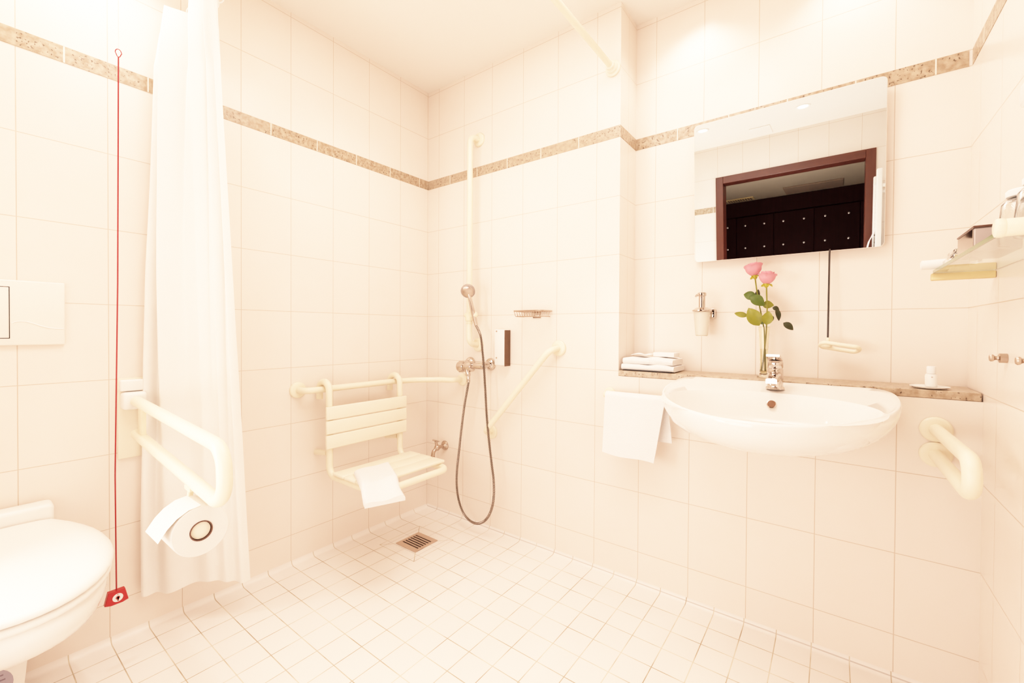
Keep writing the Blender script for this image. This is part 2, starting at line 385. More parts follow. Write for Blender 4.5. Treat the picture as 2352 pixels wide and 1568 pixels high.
wallobj('wall_hall_left', [((0.15, HY-0.6, 0), (0.2, YD-0.12, HZ))], M['hallw'])
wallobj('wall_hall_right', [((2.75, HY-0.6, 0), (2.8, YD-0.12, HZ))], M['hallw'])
t = thing('wardrobe', 'dark brown panelled wardrobe in the hall, reflected in the mirror', 'wardrobe', (1.5, HY, 0))
bm = B(); box(bm, (0.21, HY-0.58, 0.0), (2.74, HY-0.022, HZ-0.001)); link('carcass', bm, M['wwood'], t)
bm = B(); box(bm, (0.21, HY-0.021, 2.02), (2.74, HY+0.004, HZ-0.002), 0.003, 1); link('frieze_panel', bm, M['wwood'], t)
sx = [0.21, 0.595, 0.985, 1.371, 1.752, 2.148, 2.54]
for a, b_ in zip(sx, sx[1:]):
    bm = B(); box(bm, (a+0.003, HY-0.021, 0.05), (b_-0.003, HY, 2.008), 0.003, 1); d = link('door', bm, M['wwood'], t)
    for kz in (1.906, 1.644):
        for kx in (a+(b_-a)*0.25, a+(b_-a)*0.76):
            bm = B(); lathe(bm, [(0.006, 0), (0.006, 0.006), (0.0105, 0.010), (0.0105, 0.016), (0.006, 0.019)], (kx, HY, kz), (0, 1, 0), 12)
            link('knob', bm, M['knob'], d)
bm = B(); box(bm, (1.50, -3.70, HZ-0.012), (2.0, -3.30, HZ-0.0005), 0.003, 1)
tag(link('ceiling_hatch', bm, M['hatch'], org=(1.75, -3.5, HZ)), 'brown square hatch panel on the hall ceiling, seen in the mirror', 'hatch')
t = thing('air_vent', 'slatted tan air vent on the hall ceiling, seen in the mirror', 'vent', (1.1, -3.6, HZ))
bm = B(); box(bm, (0.92, -3.68, HZ-0.01), (1.20, -3.52, HZ-0.0005), 0.002, 1); link('vent_frame', bm, M['brass'], t)
bm = B()
for i in range(10): box(bm, (0.94+i*0.025, -3.66, HZ-0.014), (0.950+i*0.025, -3.54, HZ-0.010))
link('vent_slats', bm, M['brownrim'], t)
bm = B(); box(bm, (1.375, -2.19, ZC-0.006), (1.52, -1.965, ZC-0.0005), 0.002, 1)
tag(link('ceiling_hatch', bm, M['plastic'], org=(1.45, -2.08, ZC)), 'small white access hatch on the bathroom ceiling, seen in the mirror', 'hatch')

# ------------------------------------------------------------------ recessed ceiling spots and added fill lights
def spot_thing(x, y, label):
    t = thing('ceiling_spotlight', label, 'ceiling light', (x, y, ZC), 'recessed ceiling spotlights')
    bm = B(); lathe(bm, [(0.047, -0.0003), (0.047, 0.003), (0.040, 0.006), (0.034, 0.004), (0.030, -0.0003)], (x, y, ZC), (0, 0, -1), 32, cap0=False, cap1=False); link('trim_ring', bm, M['plastic'], t)
    bm = B(); lathe(bm, [(0.029, 0.0005), (0.028, 0.003), (0.015, 0.004), (0.001, 0.0045)], (x, y, ZC), (0, 0, -1), 24); link('lamp_lens', bm, M['lens'], t)
    return t
SPOTS = [(1.744, -1.74, 'recessed ceiling spotlight reflected near the top middle of the mirror'),
         (1.089, -1.71, 'recessed ceiling spotlight reflected at the top left corner of the mirror')]
for x, y, l in SPOTS: spot_thing(x, y, l)
def spot_or_fill(kind, loc, energy, col=(1, 0.755, 0.645), size=0.1, rot=(0, 0, 0), **kw):
    l = bpy.data.lights.new('spot_or_fill', kind); l.energy = energy; l.color = col
    if kind == 'AREA': l.shape = 'RECTANGLE'; l.size, l.size_y = size if isinstance(size, tuple) else (size, size)
    else: l.shadow_soft_size = size
    for k, v in kw.items(): setattr(l, k, v)
    o = bpy.data.objects.new('spot_or_fill', l); COL.objects.link(o); o.location = loc; o.rotation_euler = rot
    return o
LS = 0.92; EXPO = 0.0
spot_or_fill('AREA', (1.2, -0.95, 2.44), 27*LS, size=(0.95, 0.85))  # added soft fill under the ceiling, no fixture there

spot_or_fill('AREA', (1.30, -2.12, 0.72), 15*LS, size=(0.8, 0.6), rot=(math.radians(98), 0, math.radians(-16)))  # added low fill by the door wall, unseen source
spot_or_fill('AREA', (0.40, -2.14, 1.05), 29*LS, size=(0.6, 0.9), rot=(math.radians(100), 0, math.radians(-66)))  # added fill from the left, brightens the right wall
spot_or_fill('AREA', (1.5, -2.0, 0.95), 11*LS, size=(0.5, 0.3), rot=(PI, 0, 0))  # added upward fill to brighten ceiling and door wall
for x, y, e in ((1.47, 0.03, 12), (1.98, 0.03, 12), (0.16, -1.5, 38), (0.5, -0.6, 14), (1.744, -1.74, 6), (1.089, -1.71, 6)):
    spot_or_fill('SPOT', (x, y, ZC-0.012), e*LS, size=0.03, spot_size=math.radians(115), spot_blend=0.7)
spot_or_fill('AREA', (1.6, -3.1, 0.9), 2.6*LS, size=0.4, rot=(PI, 0, 0))  # added upward fill for the hall, kept out of the mirror's view
w = bpy.data.worlds.new('world'); SC.world = w; w.use_nodes = True
w.node_tree.nodes['Background'].inputs[0].default_value = (1, 0.93, 0.85, 1); w.node_tree.nodes['Background'].inputs[1].default_value = 0.05

# ------------------------------------------------------------------ toilet
YT = -1.652
def dshape(x0, xm, x1, w, wb, n=22, z=0.0, p=2.1):
    pts = []
    for k in range(n+1):
        a = -PI/2+PI*k/n; c, s = math.cos(a), math.sin(a)
        pts.append(Vector((xm+(x1-xm)*abs(c)**(2/p), YT+w*math.copysign(abs(s)**(2/p), s), z)))
    m = 5
    for k in range(1, m+1):
        f = k/m; pts.append(Vector((xm+(x0-xm)*f, YT+w+(wb-w)*f**2, z)))
    for k in range(m, 0, -1):
        f = k/m; pts.append(Vector((xm+(x0-xm)*f, YT-w-(wb-w)*f**2, z)))
    return pts
t = thing('toilet', 'white wall-hung toilet with closed lid at the left edge', 'toilet', (0, YT, 0.25))
bm = B()
loft(bm, [dshape(0.001, 0.33, x1, w, wb, z=z) for z, x1, w, wb in ((0.4525, 0.648, 0.168, 0.14), (0.442, 0.655, 0.176, 0.145), (0.41, 0.648, 0.175, 0.15), (0.37, 0.605, 0.166, 0.15),
     (0.335, 0.535, 0.150, 0.14), (0.302, 0.45, 0.128, 0.125), (0.28, 0.385, 0.108, 0.11), (0.266, 0.335, 0.09, 0.10), (0.260, 0.31, 0.07, 0.08))], True, True)
link('bowl', bm, M['ceramic'], t, ang=50)
bm = B(); loft(bm, [dshape(0.085, 0.36, 0.658-i, 0.181-i, 0.115-i, z=z) for z, i in ((0.4535, 0.008), (0.457, 0.001), (0.463, 0.0), (0.469, 0.001), (0.4715, 0.006))]); link('seat', bm, M['plastic'], t, ang=60)
bm = B(); loft(bm, [dshape(0.085, 0.36, 0.663-i, 0.184-i, 0.117-i, z=z) for z, i in ((0.4755, 0.007), (0.478, 0.001), (0.483, 0.0), (0.489, 0.004), (0.4935, 0.014), (0.4965, 0.035), (0.498, 0.08))]); link('lid', bm, M['plastic'], t, ang=60)
bm = B(); box(bm, (0.012, YT-0.102, 0.453), (0.078, YT+0.112, 0.536), 0.012, 3); link('hinge_cover', bm, M['plastic'], t)
# flush plate
t = thing('flush_plate', 'cream rectangular flush plate on the wall above the toilet', 'flush plate', (0, -1.632, 1.1))
bm = B(); box(bm, (0, -1.756, 1.0055), (0.014, -1.508, 1.197), 0.004, 3); link('cover', bm, M['plate'], t)
bm = B(); box(bm, (0.0142, -1.745, 1.026), (0.0149, -1.6205, 1.177), 0.0003, 1); link('button_gap', bm, M['dark'], t)
bm = B(); box(bm, (0.0150, -1.743, 1.028), (0.0168, -1.6225, 1.175), 0.0007, 2); link('button', bm, M['plate'], t)
wv = [at(u, v, 0, 0.0148) for u, v in ((26, 742.5), (35, 739), (45, 737.5), (58, 738), (75, 742), (95, 748.5), (112, 752.5), (128, 754.3), (146, 754.5))]
bm = B(); tube(bm, wv, 0.0016, 8); link('wave_ridge', bm, M['plastic'], t)
# small labelled container under the bowl
t = thing('waste_bin', 'small white bin with a round grey-blue label under the toilet', 'bin', (0.1, -1.69, 0))
BH, BXF = 0.198, 0.205
bm = B(); loft(bm, [[Vector((0.05+i, -1.603-i-k, z)), Vector((BXF-i-k*.5, -1.603-i-k, z)), Vector((BXF-i-k*.5, -1.79+i+k, z)), Vector((0.05+i, -1.79+i+k, z))] for z, i, k in ((0.001, 0, 0.016), (BH, 0, 0.0), (BH, 0.004, 0.0), (BH-0.005, 0.006, 0.0))]); link('container', bm, M['plastic'], t)
bm = B()
def lab_x(z): return BXF-0.008*(1-(z-0.001)/(BH-0.001))+0.0004
rings = []
LBY, LBZ = -1.680, 0.125
for rr in (0.0001, 0.050):
    rings.append([Vector((lab_x(LBZ+rr*math.sin(a)), LBY+rr*math.cos(a), LBZ+rr*math.sin(a))) for a in [2*PI*k/28 for k in range(28)]])
loft(bm, rings, False, False); lb = link('round_label', bm, M['greylab'], t)
bm = B()
for i, (dz, L) in enumerate(((0.038, 0.03), (0.025, 0.036), (0.012, 0.040), (0.001, 0.030), (-0.012, 0.041), (-0.026, 0.034))):
    z = LBZ+dz; x = lab_x(z)+0.0004; bm.faces.new([bm.verts.new(q) for q in ((x, LBY-L*0.9, z-0.0018), (x, LBY+L*0.9, z-0.0018), (x, LBY+L*0.9, z+0.0018), (x, LBY-L*0.9, z+0.0018))])
link('label_print', bm, M['inkd'], lb)

# ------------------------------------------------------------------ emergency pull cord
cx = 0.15
pt = at(272, 122, 0, cx); pb = at(267.5, 1350, 0, cx); cy0 = (pt.y+pb.y)/2
t = thing('emergency_pull_cord', 'red emergency pull cord hanging beside the toilet with red handle', 'pull cord', (cx, cy0, pb.z))
bm = B(); lathe(bm, [(0.04, 0), (0.04, 0.018), (0.034, 0.024), (0.01, 0.028)], (cx, pt.y, ZC-0.0005), (0, 0, -1), 24); link('ceiling_switch', bm, M['plastic'], t)
bm = B(); tube(bm, [(cx, pt.y, ZC-0.02), pt+Vector((0, 0, 0.012))], 0.0012, 8); link('white_cord', bm, M['white'], t)
bm = B(); tube(bm, [pt+Vector((0, 0.0075*math.sin(a)*(1 if math.cos(a) > -0.3 else 0.75), 0.012*math.cos(a))) for a in [2*PI*k/20 for k in range(20)]], 0.0013, 8, closed=True); link('loop', bm, M['red'], t)
bm = B(); tube(bm, [pt+Vector((0, 0, -0.012)), (cx, (pt.y*0.6+pb.y*0.4), 1.2), (cx, pb.y-0.002, 0.6), pb+Vector((0, 0, -0.008))], 0.0019, 8); link('red_cord', bm, M['red'], t)
hy, hz = pb.y-0.0005, pb.z-0.006
bm = B(); x0, x1 = cx-0.009, cx+0.009
ring = lambda x, k: [Vector((x, hy-0.020*k, hz)), Vector((x, hy+0.020*k, hz)), Vector((x, hy+0.028*k, hz-0.037*k)), Vector((x, hy+0.014*k, hz-0.0415*k)), Vector((x, hy-0.014*k, hz-0.0415*k)), Vector((x, hy-0.028*k, hz-0.037*k))]
loft(bm, [ring(x0, 0.94), ring(x0+0.002, 1), ring(x1-0.002, 1), ring(x1, 0.94)]); h = link('handle', bm, M['redp'], t, ang=20)
bm = B(); cyl(bm, (x1-0.0005, hy+0.002, hz-0.021), (x1+0.0006, hy+0.002, hz-0.021), 0.0125, 28); link('emblem_disc', bm, M['white'], h)
bm = B(); cyl(bm, (x1, hy+0.002, hz-0.021), (x1+0.0012, hy+0.002, hz-0.021), 0.0052, 20)
box(bm, (x1, hy+0.0005, hz-0.031), (x1+0.0012, hy+0.0045, hz-0.018)); box(bm, (x1, hy+0.0005, hz-0.0125), (x1+0.0012, hy+0.003, hz-0.0105))
link('emblem_print', bm, M['redd'], h)

# ------------------------------------------------------------------ folding support arm
YA = -1.348
t = thing('folding_grab_bar', 'cream fold-up support arm on the wall between toilet and curtain', 'grab bar', (0, YA, 0.75))
bm = B(); box(bm, (0, YA-0.038, 0.615), (0.012, YA+0.033, 0.888), 0.004, 2); link('wall_plate', bm, M['slat'], t)
bm = B(); box(bm, (0.0122, YA-0.036, 0.845), (0.035, YA+0.030, 0.884), 0.006, 3); box(bm, (0.0122, YA-0.034, 0.785), (0.062, YA+0.030, 0.843), 0.010, 3); link('hinge_block', bm, M['plastic'], t)
zt = lambda x: 0.816-0.045*x
zl = lambda x: 0.709-0.080*x
bm = B(); xe = 0.80
tube(bm, [(0.055, YA, zt(0.055)), (xe, YA, zt(xe)), (xe+0.012, YA, zl(xe)-0.002), (0.07, YA, zl(0.07))], 0.0165, 18, fil=0.058, n=12); link('support_rail', bm, M['cream'], t)
bm = B(); box(bm, (0.105, YA-0.006, zl(0.12)-0.005), (0.150, YA+0.006, zt(0.12)+0.003), 0.002, 2); link('strut', bm, M['creamd'], t)
bm = B(); sphere(bm, (0.066, YA, zl(0.07)), 0.0166); link('end_cap', bm, M['cream'], t)
bm = B(); rz, ry = 0.570, YA-0.018
tube(bm, [(0.585, YA, zl(0.6)-0.012), (0.585, YA-0.005, 0.60), (0.590, ry, rz), (0.690, ry, rz)], 0.007, 12, fil=0.02); box(bm, (0.570, YA-0.012, 0.635), (0.612, YA+0.012, zl(0.6)-0.01), 0.004, 2)
link('roll_holder', bm, M['creamd'], t)
t = thing('toilet_paper_roll', 'white toilet paper roll on the holder under the support arm', 'toilet paper', (0.66, ry, rz))
bm = B(); R0, R1 = 0.024, 0.060
lathe(bm, [(R0, 0.0), (R1-0.002, 0.0), (R1, 0.002), (R1, 0.098), (R1-0.002, 0.1), (R0, 0.1), (R0, 0.0)], (0.615, ry, rz), (1, 0, 0), 48, cap0=False, cap1=False); link('paper_roll', bm, M['paper'], t)
bm = B(); lathe(bm, [(0.0215, 0.0), (0.0237, 0.0), (0.0237, 0.102), (0.0215, 0.102), (0.0215, 0)], (0.6145, ry, rz), (1, 0, 0), 32, cap0=False, cap1=False); link('cardboard_core', bm, M['brownrim'], t)
bm = B(); cyl(bm, (0.695, ry, rz), (0.7115, ry, rz), 0.0205, 32, 0.001); link('core_plug', bm, M['slat'], t)
bm = B(); prof = [(ry, rz+R1+0.0012), (ry-0.025, rz+R1-0.003), (ry-0.048, rz+R1-0.016), (ry-0.066, rz+R1-0.034), (ry-0.078, rz+R1-0.052), (ry-0.083, rz+R1-0.060)]
top = [[Vector((x, y, z+0.0006)) for y, z in prof] for x in (0.6155, 0.7145)]
bot = [[Vector((x, y, z)) for y, z in prof] for x in (0.6155, 0.7145)]
loft(bm, [top[0], top[1], bot[1], bot[0], top[0]], False, False, closed=False); link('loose_sheet', bm, M['paper'], t, ang=60)

# ------------------------------------------------------------------ shower curtain and rail
RZ, RX, RY = 2.183, 1.163, -1.19
t = thing('curtain_rail', 'cream L-shaped shower curtain rail below the ceiling', 'curtain rail', (RX, 0, RZ))
bm = B(); tube(bm, [(0.001, RY, RZ), (RX, RY, RZ), (RX, -0.001, RZ)], 0.0125, 16, fil=0.12); link('rail', bm, M['cream'], t)
bm = B(); lathe(bm, [(0.033, 0), (0.033, 0.008), (0.026, 0.012), (0.024, 0.022), (0.019, 0.026), (0.019, 0.040), (0.0135, 0.042)], (RX, -0.0005, RZ), (0, -1, 0), 32); link('wall_flange', bm, M['slat'], t)
bm = B(); lathe(bm, [(0.033, 0), (0.033, 0.008), (0.026, 0.012), (0.019, 0.026), (0.0135, 0.030)], (0.0005, RY, RZ), (1, 0, 0), 32); link('wall_flange', bm, M['slat'], t)
t = thing('shower_curtain', 'white shower curtain bunched to the left behind the support arm', 'curtain', (0.15, RY, 0.1))
ZT, ZB = 2.168, 0.140
Ls = [(0.00, 363), (0.09, 366), (0.29, 352), (0.45, 338), (0.6, 331), (0.75, 327), (0.88, 322), (1.0, 322)]
Rs = [(0.00, 498), (0.06, 512), (0.2, 520), (0.35, 529), (0.55, 541), (0.75, 556), (0.9, 566), (1.0, 574)]
def interp(tab, f):
    for (a, x), (b, y) in zip(tab, tab[1:]):
        if f <= b: return x+(y-x)*(f-a)/(b-a)
    return tab[-1][1]
def vpx(z, depth): return 768+(1.06-z)/depth*983
NS, NT = 220, 70
rows = []
for j in range(NT+1):
    f = j/NT; 
    Lp = at(interp(Ls, f), 700, 0, 0.03); Rp = at(interp(Rs, f), 700, 0, 0.30-0.10*f)
    a, b_ = Vector((Lp.x, Lp.y, 0)), Vector((Rp.x, Rp.y, 0))
    if f < 0.1:
        k = f/0.1
        a = Vector((0.03, RY-0.055, 0)).lerp(a, k); b_ = Vector((0.34, RY-0.012, 0)).lerp(b_, k)
    dr = (b_-a); nrm = Vector((dr.y, -dr.x, 0)).normalized()
    row = []
    for i in range(NS+1):
        s = i/NS
        ph = 2*PI*(4.3*s+0.30*math.sin(2.2*s*PI+0.8*f)+0.08*math.sin(3*f+4*s))
        amp = (0.046-0.028*f)*(0.62+0.38*math.sin(5.3*s+1.1))
        amp *= min(1, 0.15+s/0.12)
        off = amp*math.sin(ph)+0.009*min(1, s/0.1)*math.sin(6*s+3*f)*f
        p = a+dr*s+nrm*off+dr.normalized()*0.006*(1-f)*math.sin(ph*2+1)
        ed = math.exp(-((s-0.69)/0.018)**2)
        p += nrm*0.0022*ed*math.sin(2*PI*f*95)*(1 if f > 0.25 else 0)
        z = ZT+(ZB-ZT)*f
        z -= (0.012*math.sin(PI*s*2.2+0.6)+0.010*s)*max(0, (f-0.9)/0.1)
        if f < 0.03: z -= 0.012*abs(math.sin(ph*0.5))
        row.append((max(p.x, 0.012), p.y, z))
    rows.append(row)
def cloth_mesh(r0, r1, thick=0.0014):
    bm = B(); g = [[bm.verts.new(p) for p in rows[j]] for j in range(r0, r1+1)]
    for j in range(len(g)-1):
        for i in range(NS): bm.faces.new((g[j][i], g[j][i+1], g[j+1][i+1], g[j+1][i]))
    return bm
link('fabric', cloth_mesh(0, NT-2), M['curtain'], t, ang=80)
link('bottom_hem', cloth_mesh(NT-2, NT), M['curtain'], t, ang=80)
for k in range(7):
    x = 0.05+k*0.046; bm = B()
    tube(bm, [(x, RY+0.026*math.sin(a), RZ-0.012+0.030*math.cos(a)) for a in [2*PI*q/20 for q in range(20)]], 0.002, 8, closed=True); link('ring', bm, M['plastic'], t)

# ------------------------------------------------------------------ grab rail round the corner + hung shower seat
RR, HR = 0.0145, 0.783
t = thing('grab_rail', 'cream horizontal grab rail around the shower corner carrying the seat', 'grab rail', (0.07, -0.5, HR))
bm = B(); tube(bm, [(0.006, -0.778, HR), (0.068, -0.770, HR), (0.068, -0.30, HR), (0.105, -0.185, HR), (0.20, -0.085, HR), (0.262, -0.07, HR), (0.285, -0.004, HR)], RR, 16, fil=0.045); link('rail', bm, M['cream'], t)
bm = B(); flange(bm, (0.0005, -0.778, HR), (1, 0, 0), 0.036); link('wall_flange', bm, M['cream'], t)
bm = B(); flange(bm, (0.287, -0.0005, HR), (0, -1, 0), 0.034); link('wall_flange', bm, M['cream'], t)
t = thing('shower_chair', 'cream slatted shower seat hooked onto the horizontal grab rail', 'shower seat', (0.12, -0.49, 0.4))
YL, YR_, XS, ZS = -0.690, -0.297, 0.112, 0.398
bm = B(); r = 0.0148
def side(y): return [(0.030, y, 0.735), (0.030, y, HR+0.034), (XS, y, HR+0.034), (XS, y, ZS)]
left = side(YL); right = list(reversed(side(YR_)))
path = left[:3]+[(XS+0.004, YL, ZS), (0.472, YL, ZS), (0.472, YR_, ZS), (XS+0.004, YR_, ZS)]+right[1:]
tube(bm, path, r, 16, fil=0.046, n=9); link('frame', bm, M['cream'], t)
for z0, z1 in ((0.522, 0.584), (0.588, 0.648), (0.652, 0.711)):
    bm = B(); box(bm, (XS+0.0155, -0.718, z0), (XS+0.030, -0.272, z1), 0.005, 3); link('back_slat', bm, M['slat'], t)
for x0 in (0.176, 0.262, 0.348):
    bm = B(); box(bm, (x0, -0.712, ZS+0.0155), (x0+0.082, -0.276, ZS+0.030), 0.006, 3); link('seat_slat', bm, M['slat'], t)
for y in (YL, YR_):
    bm = B(); tube(bm, [(0.001, y, 0.483), (XS-0.012, y, 0.497)], 0.0128, 14); link('wall_stop', bm, M['cream'], t)
# towel over the seat
t = None
bm = B(); SZ = ZS+0.0305
c = [at(813, 1079, 2, SZ+0.02), at(893, 1056, 2, SZ+0.02), at(931, 1122, 2, SZ+0.012), at(838, 1140, 2, SZ+0.012)]
def towel_pt(a, b_, top):
    p = c[0].lerp(c[1], a).lerp(c[3].lerp(c[2], a), b_)
    x = p.x; z = SZ+(0.020 if top else 0.0008)
    if top: z += 0.003*math.sin(5*a+3*b_)+0.002*math.sin(9*a)
    e = min(a, 1-a, b_ if b_ < 0.5 else 1.0)
    if top: z -= 0.010*max(0, 1-e/0.06)**2
    xe = 0.455
    if x > xe:
        q = x-xe; z -= min(0.55*q*min(1, q/0.03), 0.034)
    return Vector((x, p.y, z))
for layer in (0,):
    G = {}
    for top in (0, 1):
        for i in range(25):
            for j in range(33):
                bb = j/32
                G[top, i, j] = bm.verts.new(towel_pt(i/24, bb, top))
    for top in (0, 1):
        for i in range(24):
            for j in range(32): bm.faces.new([G[top, i, j], G[top, i+1, j], G[top, i+1, j+1], G[top, i, j+1]])
    for i in range(24):
        for j in (0, 32): bm.faces.new([G[0, i, j], G[0, i+1, j], G[1, i+1, j], G[1, i, j]])
    for j in range(32):
        for i in (0, 24): bm.faces.new([G[0, i, j], G[0, i, j+1], G[1, i, j+1], G[1, i, j]])
tag(link('folded_towel', bm, M['towel'], org=tuple((c[0]+c[2])/2), ang=70), 'white folded towel lying over the front of the shower seat', 'towel')

# ------------------------------------------------------------------ wall bars in the shower
SXB = 0.397
t = thing('shower_rail', 'tall cream vertical shower rail with hand shower slider', 'grab bar', (SXB, 0, 1.5))
bm = B(); tube(bm, [(SXB+0.004, -0.004, 2.078), (SXB, -0.07, 2.072), (SXB, -0.07, 0.984), (SXB+0.004, -0.004, 0.978)], 0.0150, 16, fil=0.045, n=9); link('rail', bm, M['cream'], t)
for z in (2.078, 0.978):
    bm = B(); flange(bm, (SXB+0.004, -0.0005, z), (0, -1, 0), 0.036); link('wall_flange', bm, M['cream'], t)
bm = B(); cyl(bm, (SXB, -0.07, 1.105), (SXB, -0.07, 1.150), 0.022, 24, 0.004); cyl(bm, (SXB-0.028, -0.07, 1.135), (SXB+0.045, -0.075, 1.135), 0.012, 16, 0.003); cyl(bm, (SXB, -0.07, 1.092), (SXB, -0.07, 1.098), 0.019, 24, 0.001)
sphere(bm, (SXB+0.052, -0.088, 1.137), 0.0175); link('slider', bm, M['creamd'], t)
t = thing('diagonal_grab_bar', 'cream diagonal grab bar on the shower wall', 'grab bar', (0.7, 0, 0.75))
bm = B(); tube(bm, [(0.903, -0.004, 0.975), (0.893, -0.072, 0.966), (0.507, -0.072, 0.535), (0.496, -0.004, 0.523)], 0.0150, 16, fil=0.045, n=9); link('bar', bm, M['cream'], t)
for x, z in ((0.903, 0.975), (0.496, 0.523)):
    bm = B(); flange(bm, (x, -0.0005, z), (0, -1, 0), 0.037); link('wall_flange', bm, M['cream'], t)
# hand shower
t = thing('hand_shower', 'hand shower with ribbed metal hose in the slider of the shower rail', 'hand shower', (0.45, -0.09, 1.14))
hp = Vector((SXB+0.052, -0.094, 1.135)); hd = at(1075, 668, 1, -0.135)
ax = (hd-hp).normalized()
bm = B(); tube(bm, [hp-ax*0.055, hp-ax*0.02, hp+ax*0.03, hp+ax*0.095, hd-ax*0.012], lambda f: 0.0095+0.003*math.sin(PI*min(1, f*1.2))-0.001*f, 14); link('handle', bm, M['chrome'], t)
fn = Vector((0.50, -0.72, -0.42)).normalized()
bm = B(); lathe(bm, [(0.004, -0.030), (0.018, -0.028), (0.030, -0.018), (0.036, -0.004), (0.037, 0.004), (0.034, 0.008), (0.030, 0.009)], hd, fn, 36); hh = link('shower_head', bm, M['showerg'], t, ang=50)
bm = B(); lathe(bm, [(0.029, 0.0092), (0.026, 0.0108), (0.002, 0.0115)], hd, fn, 30); link('spray_face', bm, M['satin'], hh)
hpts = [hp-ax*0.058]+[at(u, v, 1, -0.085) for u, v in ((1104, 772), (1109, 815), (1112, 850), (1115, 900), (1118, 955), (1123, 1010), (1129, 1062), (1134, 1105), (1134, 1142), (1128, 1172), (1115, 1194), (1097, 1202), (1079, 1195), (1063, 1175), (1053, 1145), (1049, 1112), (1050, 1075), (1055, 1030), (1061, 975), (1067, 930), (1074, 890))]+[at(1077.5, 871, 1, -0.082)]
def spline(P, n):
    out = []
    for i in range(len(P)-1):
        p0, p1, p2, p3 = P[max(i-1, 0)], P[i], P[i+1], P[min(i+2, len(P)-1)]
        for k in range(n):
            s = k/n; out.append(0.5*((2*p1)+(p2-p0)*s+(2*p0-5*p1+4*p2-p3)*s*s+(3*p1-p0-3*p2+p3)*s**3))
    out.append(P[-1]); return out
sp = spline(hpts, 40)
L = [0.0]
for a, b_ in zip(sp, sp[1:]): L.append(L[-1]+(b_-a).length)
res = []; k = 0; step = 0.0021; nst = int(L[-1]/step)
for q in range(nst+1):
    d = q*step
    while k < len(L)-2 and L[k+1] < d: k += 1
    res.append(sp[k].lerp(sp[k+1], (d-L[k])/max(1e-9, L[k+1]-L[k])))
bm = B(); cnt = len(res)-1
tube(bm, res, lambda f: 0.0070 if int(round(f*cnt)) % 4 in (0, 1) else 0.0046, 10); link('hose', bm, M['hosem'], t, ang=20)
# mixer
MZ = 0.872; MY = -0.072
t = thing('shower_mixer', 'chrome shower mixer tap below the vertical shower rail', 'shower tap', (0.42, 0, MZ))
bm = B(); cyl(bm, (0.372, MY, MZ-0.008), (0.425, MY, MZ-0.006), 0.027, 28, 0.006); cyl(bm, (0.425, MY, MZ-0.002), (0.505, MY, MZ), 0.0165, 24, 0.003); cyl(bm, (0.398, MY-0.012, MZ-0.018), (0.404, MY-0.012, MZ-0.055), 0.0135, 18, 0.003); cyl(bm, (0.404, -0.083, MZ-0.05), (0.404, -0.083, MZ-0.088), 0.0095, 16, 0.002)
link('body', bm, M['chrome'], t)
for x in (0.345, 0.488):
    bm = B(); lathe(bm, [(0.033, 0), (0.033, 0.006), (0.026, 0.018), (0.016, 0.024), (0.014, 0.06)], (x, -0.0005, MZ+0.006), (0, -1, 0), 30); link('escutcheon', bm, M['chrome'], t)
bm = B(); cyl(bm, (0.326, MY, MZ-0.010), (0.3715, MY, MZ-0.008), 0.0295, 30, 0.007)
for k in range(10):
    a = 2*PI*k/10; cyl(bm, (0.334, MY+0.0285*math.cos(a), MZ-0.010+0.0285*math.sin(a)), (0.366, MY+0.0285*math.cos(a), MZ-0.008+0.0285*math.sin(a)), 0.0035, 8, 0.001)
link('lever', bm, M['chrome'], t)
# small valve near the corner
t = thing('wall_valve_tap', 'small chrome valve tap near the corner behind the shower seat', 'tap', (0.14, 0, 0.39))
vx, vz = 0.148, 0.392
bm = B(); lathe(bm, [(0.027, 0), (0.027, 0.004), (0.020, 0.012), (0.012, 0.016), (0.0095, 0.018), (0.0095, 0.055)], (vx, -0.0005, vz), (0, -1, 0), 26); link('wall_rosette', bm, M['satin'], t)
bm = B(); sphere(bm, (vx, -0.062, vz), 0.017); tube(bm, [(vx, -0.062, vz), (vx, -0.090, vz-0.016), (vx, -0.100, vz-0.062)], 0.0105, 14, fil=0.02); cyl(bm, (vx, -0.100, vz-0.040), (vx, -0.100, vz-0.056), 0.0155, 16, 0.002); cyl(bm, (vx, -0.066, vz+0.01), (vx, -0.072, vz+0.040), 0.008, 14); link('valve_body', bm, M['satin'], t)
bm = B(); cyl(bm, (vx-0.026, -0.072, vz+0.041), (vx+0.026, -0.072, vz+0.041), 0.005, 12, 0.002); link('cross_handle', bm, M['chrome'], t)
# floor drain
t = thing('floor_drain', 'square stainless floor drain grate in the shower corner', 'drain', (0.285, -0.325, 0.001))
bm = B(); cxd, cyd, hd2 = 0.285, -0.325, 0.072
for lo, hi in (((-1, -1), (1, -0.72)), ((-1, 0.72), (1, 1)), ((-1, -0.72), (-0.80, 0.72)), ((0.80, -0.72), (1, 0.72))):
    box(bm, (cxd+lo[0]*hd2, cyd+lo[1]*hd2, 0.0006), (cxd+hi[0]*hd2, cyd+hi[1]*hd2, 0.004))
link('grate_frame', bm, M['grate'], t)
bm = B()
for i in range(7):
    y = cyd-0.051+i*0.0162-0.0008; box(bm, (cxd-0.0576, y, 0.001), (cxd+0.0576, y+0.0072, 0.0038))
link('grate_bars', bm, M['grate'], t)
bm = B(); box(bm, (cxd-0.0576, cyd-0.0518, 0.0003), (cxd+0.0576, cyd+0.0518, 0.0009)); link('drain_dark_sheet', bm, M['dark'], t)  # flat black sheet paints the shaded hollow under the bars
